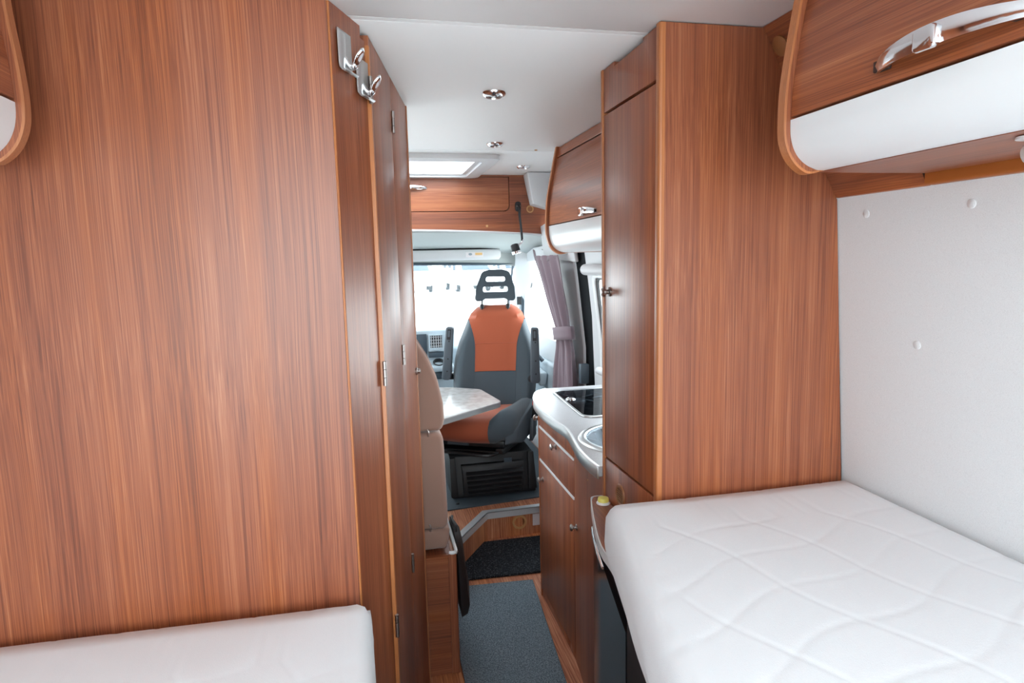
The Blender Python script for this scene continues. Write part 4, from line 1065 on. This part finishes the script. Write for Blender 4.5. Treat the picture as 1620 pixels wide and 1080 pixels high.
MB().grid([[cpos(k/60, z) for k in range(61)] for z in zz]).build('curtain_cloth', CURT, ct, smooth=80, solid=0.002)
mb = MB()
rows = []
for z in (1.068, 1.045, 1.018, 1.0):
    r = []
    for k in range(24):
        t = 2*math.pi*k/24
        r.append((sx(z)-0.085+0.045*math.sin(t), 3.135+0.128*math.cos(t), z+0.015*math.cos(t)*-1))
    rows.append(r)
MB().grid(rows, closed_u=True).build('tie_band', CURT, ct, solid=0.003)
MB().tube([(0.965, 3.06, 1.445), (0.975, 3.31, 1.425), (0.965, 3.55, 1.472)], 0.004, 8).build('curtain_track', PLC, ct)

# dashboard
db = empty('dashboard', (0.1, 4.5, 0.2), 'pale blue grey dashboard with centre console vents left of the cab seat', 'dashboard')
MB().prism([(4.50, 0.17), (4.30, 0.45), (4.22, 0.60), (4.20, 0.84), (4.28, 0.90), (4.50, 0.93), (4.96, 0.86), (4.96, 0.17)], 'x', -0.82, 1.04).bevel(0.02, 3, 25).build('dash_body', DASHM, db)
cn = MB().prism([(4.18, 0.18), (4.10, 0.45), (4.11, 0.70), (4.06, 0.705), (4.06, 0.745), (4.15, 0.765), (4.14, 0.97), (4.20, 0.985), (4.40, 0.93), (4.4, 0.18)], 'x', 0.16, 0.50).bevel(0.012, 2, 25).build('centre_console', DASHM, db)
# air vents: frame and slats
def vent(x0, x1, z0_, z1_):
    f = MB().prism(rpoly(rect(x0, x1, z0_, z1_), 0.008), 'y', 4.118, 4.14, [rect(x0+0.012, x1-0.012, z0_+0.022, z1_-0.008)]).bevel(0.003, 2, 60).build('vent_frame', DASHM, cn)
    MB().box(x0+0.01, x1-0.01, 4.136, 4.139, z0_+0.02, z1_-0.006).build('vent_back', BLACK, cn)
    m2 = MB()
    for k in range(5):
        x = x0+0.02+(x1-x0-0.04)*k/4
        m2.box(x-0.0022, x+0.0022, 4.124, 4.134, z0_+0.024, z1_-0.010)
    for k in range(4):
        z = z0_+0.032+(z1_-z0_-0.05)*k/3
        m2.box(x0+0.013, x1-0.013, 4.126, 4.132, z-0.0015, z+0.0015)
    m2.build('vent_slats', PLC, cn)
    box('vent_thumbwheel', DASHM, cn, ((x0+x1)/2-0.015, (x0+x1)/2+0.015, 4.112, 4.12, z0_+0.006, z0_+0.015))
vent(0.345, 0.445, 0.835, 0.945)
box('radio_screen', DASHD, cn, (0.19, 0.335, 4.128, 4.142, 0.80, 0.950), 0.004)
box('lower_bezel', DASHD, cn, (0.345, 0.455, 4.125, 4.15, 0.792, 0.828), 0.004)
MB().lathe([(0.034, 0.0), (0.038, 0.008), (0.034, 0.012), (0.030, 0.004), (0.027, -0.03)], (0.405, 4.10, 0.760), (0, -0.55, 1), 24, caps=False).build('cup_holder', BLACK, cn)
box('switch_pod', DASHD, cn, (0.375, 0.425, 4.085, 4.11, 0.655, 0.70), 0.006)

# ================================================================== ceiling lights and roof hatch
def downlight(x, y, r, label):
    t = empty('downlight', (x, y, ZC-0.012), label, 'light', 'chrome ceiling downlights')
    MB().lathe([(r, 0.0005), (r*0.97, -0.005), (r*0.80, -0.0105), (r*0.66, -0.012), (r*0.62, -0.007)], (0, 0, 0.012), (0, 0, 1), 32, caps=False).build('ring', CHROME, t, local=True)
    MB().lathe([(r*0.64, -0.006), (r*0.5, -0.0085), (0, -0.009)], (0, 0, 0.012), (0, 0, 1), 28, caps=False).build('lens', TINT, t, local=True)
    MB().lathe([(r*0.63, -0.0115), (r*0.60, -0.008), (r*0.56, -0.0078)], (0, 0, 0.012), (0, 0, 1), 28, caps=False).build('bezel', STEEL, t, local=True)
    return t
dl = downlight(0.361, 1.812, 0.0345, 'nearest of three chrome ceiling downlights, largest, above the folding door')
for (x, y), lbl in (((0.513, 2.576), 'middle of three chrome ceiling downlights, just before the roof hatch'), ((0.776, 3.181), 'farthest of three chrome ceiling downlights, between roof hatch and kitchen locker')):
    o = copy_tree(dl); o.location = (x, y, ZC-0.012); o['label'] = lbl
rhz = ZC
rh = empty('window_2', (0.15, 3.17, ZC-0.02), 'bright roof hatch with white frame in the ceiling', 'window', kind='structure')
ofr = rpoly(rect(-0.30, 0.590, 2.815, 3.492), 0.05); ifr = rpoly(rect(-0.24, 0.522, 2.915, 3.445), 0.03)
rows = []
MB().prism(ofr, 'z', ZC-0.022, ZC, [ifr]).bevel(0.006, 3, 50).build('hatch_frame', PLC, rh)
MB().prism(offs(ifr, (0.141, 3.18), 1.06), 'z', ZC, ZC+0.055, [offs(ifr, (0.141, 3.18), 1.0)]).build('hatch_liner', PLC, rh)
MB().prism(offs(ifr, (0.141, 3.18), 1.0), 'z', ZC-0.008, ZC-0.002, [offs(ifr, (0.141, 3.18), 0.94)]).build('blind_track', PLC, rh)
MB().prism(offs(ifr, (0.141, 3.18), 1.1), 'z', ZC+0.075, ZC+0.08).build('pane', PANE, rh)
tag(MB().lathe([(0.007, 0), (0.006, -0.003), (0, -0.004)], (0.717, 2.706, ZC), (0, 0, 1), 12, caps=False).build('screw_cap', BUFF), 'tiny buff screw cap in the white ceiling near the kitchen locker', 'cap')

# ================================================================== mats
tag(MB().prism([(0.242, 2.605), (0.634, 2.578), (0.572, 1.86), (0.51, 1.50), (0.38, 1.05), (0.16, 0.4), (0.0, 0.4), (0.0, 1.2), (0.242, 1.97)], 'z', 0.0005, 0.010).bevel(0.002, 1).build('aisle_mat', CARG), 'long grey ribbed carpet mat in the aisle', 'mat')
tag(MB().prism([(0.26, 2.66), (0.67, 2.640), (0.95, 2.635), (0.95, 2.998), (0.49, 3.005)], 'z', 0.0005, 0.012).bevel(0.002, 1).build('step_mat', CARB), 'black carpet mat at the foot of the cab step', 'mat')

# ================================================================== outside
gr = tag(MB().prism([(-40, -30), (40, -30), (40, 60), (-40, 60)], 'z', -0.60, -0.55).build('floor_2', TARMAC), 'pale concrete yard outside the windscreen', 'yard', kind='structure')
def motorhome(loc, rz, label, length=6.0, name='parked_motorhome', cat='motorhome', group='parked motorhomes outside'):
    t = empty(name, loc, label, cat, group, rz=R(rz))
    body = rpoly([(0, 0.45), (length-0.3, 0.45), (length, 0.8), (length-0.1, 1.35), (length-0.9, 1.75), (length-0.7, 2.2), (length-1.3, 2.85), (0.1, 2.85), (0, 2.6)], 0.12)
    b = MB().prism(body, 'y', -1.1, 1.1).bevel(0.05, 3, 50).build('body', VANW, t, local=True)
    for e in (-1, 1):
        for x0, x1, z0_, z1_ in ((0.7, 1.7, 1.5, 2.1), (2.4, 3.4, 1.5, 2.1), (length-2.0, length-1.15, 1.35, 1.85)):
            w = MB().prism(rpoly(rect(x0, x1, z0_, z1_), 0.08), 'y', e*1.095, e*1.112).build('window', VANT, t, local=True)
        MB().box(0.2, length-0.6, min(e*1.098, e*1.106), max(e*1.098, e*1.106), 1.0, 1.12).build('stripe', VANG, t, local=True)
        for x in (1.3, length-1.2):
            wh = MB().lathe([(0.22, -0.1), (0.33, -0.1), (0.35, -0.05), (0.35, 0.08), (0.32, 0.12), (0.22, 0.12)], (x, e*0.98, 0.352), (0, e, 0), 26).build('wheel', TYRE, t, local=True)
            MB().lathe([(0.215, 0.121), (0.18, 0.10), (0.06, 0.11), (0, 0.115)], (x, e*0.98, 0.352), (0, e, 0), 20).build('hub', ALU, wh, local=True)
    MB().slab([(length-0.12, -0.9, 1.38), (length-0.12, 0.9, 1.38), (length-0.84, 0.8, 1.76), (length-0.84, -0.8, 1.76)], (0.5, 0, 0.85), 0.02).build('windscreen', VANT, t, local=True)
    MB().box(length-0.05, length+0.03, -0.95, 0.95, 0.42, 0.62).bevel(0.03).build('bumper', VANG, t, local=True)
    for e in (-0.75, 0.75): MB().box(length-0.1, length+0.02, e-0.15, e+0.15, 0.80, 0.98).bevel(0.03).build('headlamp', ALU, t, local=True)
    MB().box(1.5, 2.3, -0.4, 0.4, 2.84, 2.95).bevel(0.03).build('roof_light', VANG, t, local=True)
    return t
motorhome((2.9, 46.0, -0.55), -92, 'white motorhome parked far outside, seen leftmost through the windscreen')
motorhome((6.0, 45.0, -0.55), -86, 'white motorhome parked far outside, seen left of the headrest through the windscreen')
motorhome((9.6, 47.0, -0.55), -90, 'white motorhome parked far outside, seen behind the headrest')
t = empty('parked_car', (7.0, 13.0, -0.55), 'dark car with red tail lamps seen through the passenger window', 'car', rz=R(62))
cb = rpoly([(0, 0.3), (4.2, 0.3), (4.25, 0.75), (3.2, 0.95), (2.6, 1.45), (0.9, 1.48), (0.1, 1.0)], 0.08)
MB().prism(cb, 'y', -0.85, 0.85).bevel(0.05, 3, 50).build('body', CARD, t, local=True)
for e in (-1, 1):
    MB().prism(rpoly([(0.9, 1.0), (3.0, 1.0), (2.5, 1.38), (1.1, 1.40)], 0.05), 'y', e*0.845, e*0.858).build('side_window', TINT, t, local=True)
    for x in (0.8, 3.4):
        MB().lathe([(0.2, -0.08), (0.30, -0.08), (0.32, 0.0), (0.30, 0.08), (0.2, 0.08)], (x, e*0.78, 0.322), (0, e, 0), 24).build('wheel', TYRE, t, local=True)
    MB().box(-0.02, 0.12, e*0.65-0.12, e*0.65+0.12, 0.85, 1.0).bevel(0.02).build('tail_lamp', RED, t, local=True)
MB().slab([(0.12, -0.7, 1.02), (0.12, 0.7, 1.02), (0.86, 0.62, 1.45), (0.86, -0.62, 1.45)], (-0.5, 0, 0.85), 0.015).build('rear_window', TINT, t, local=True)
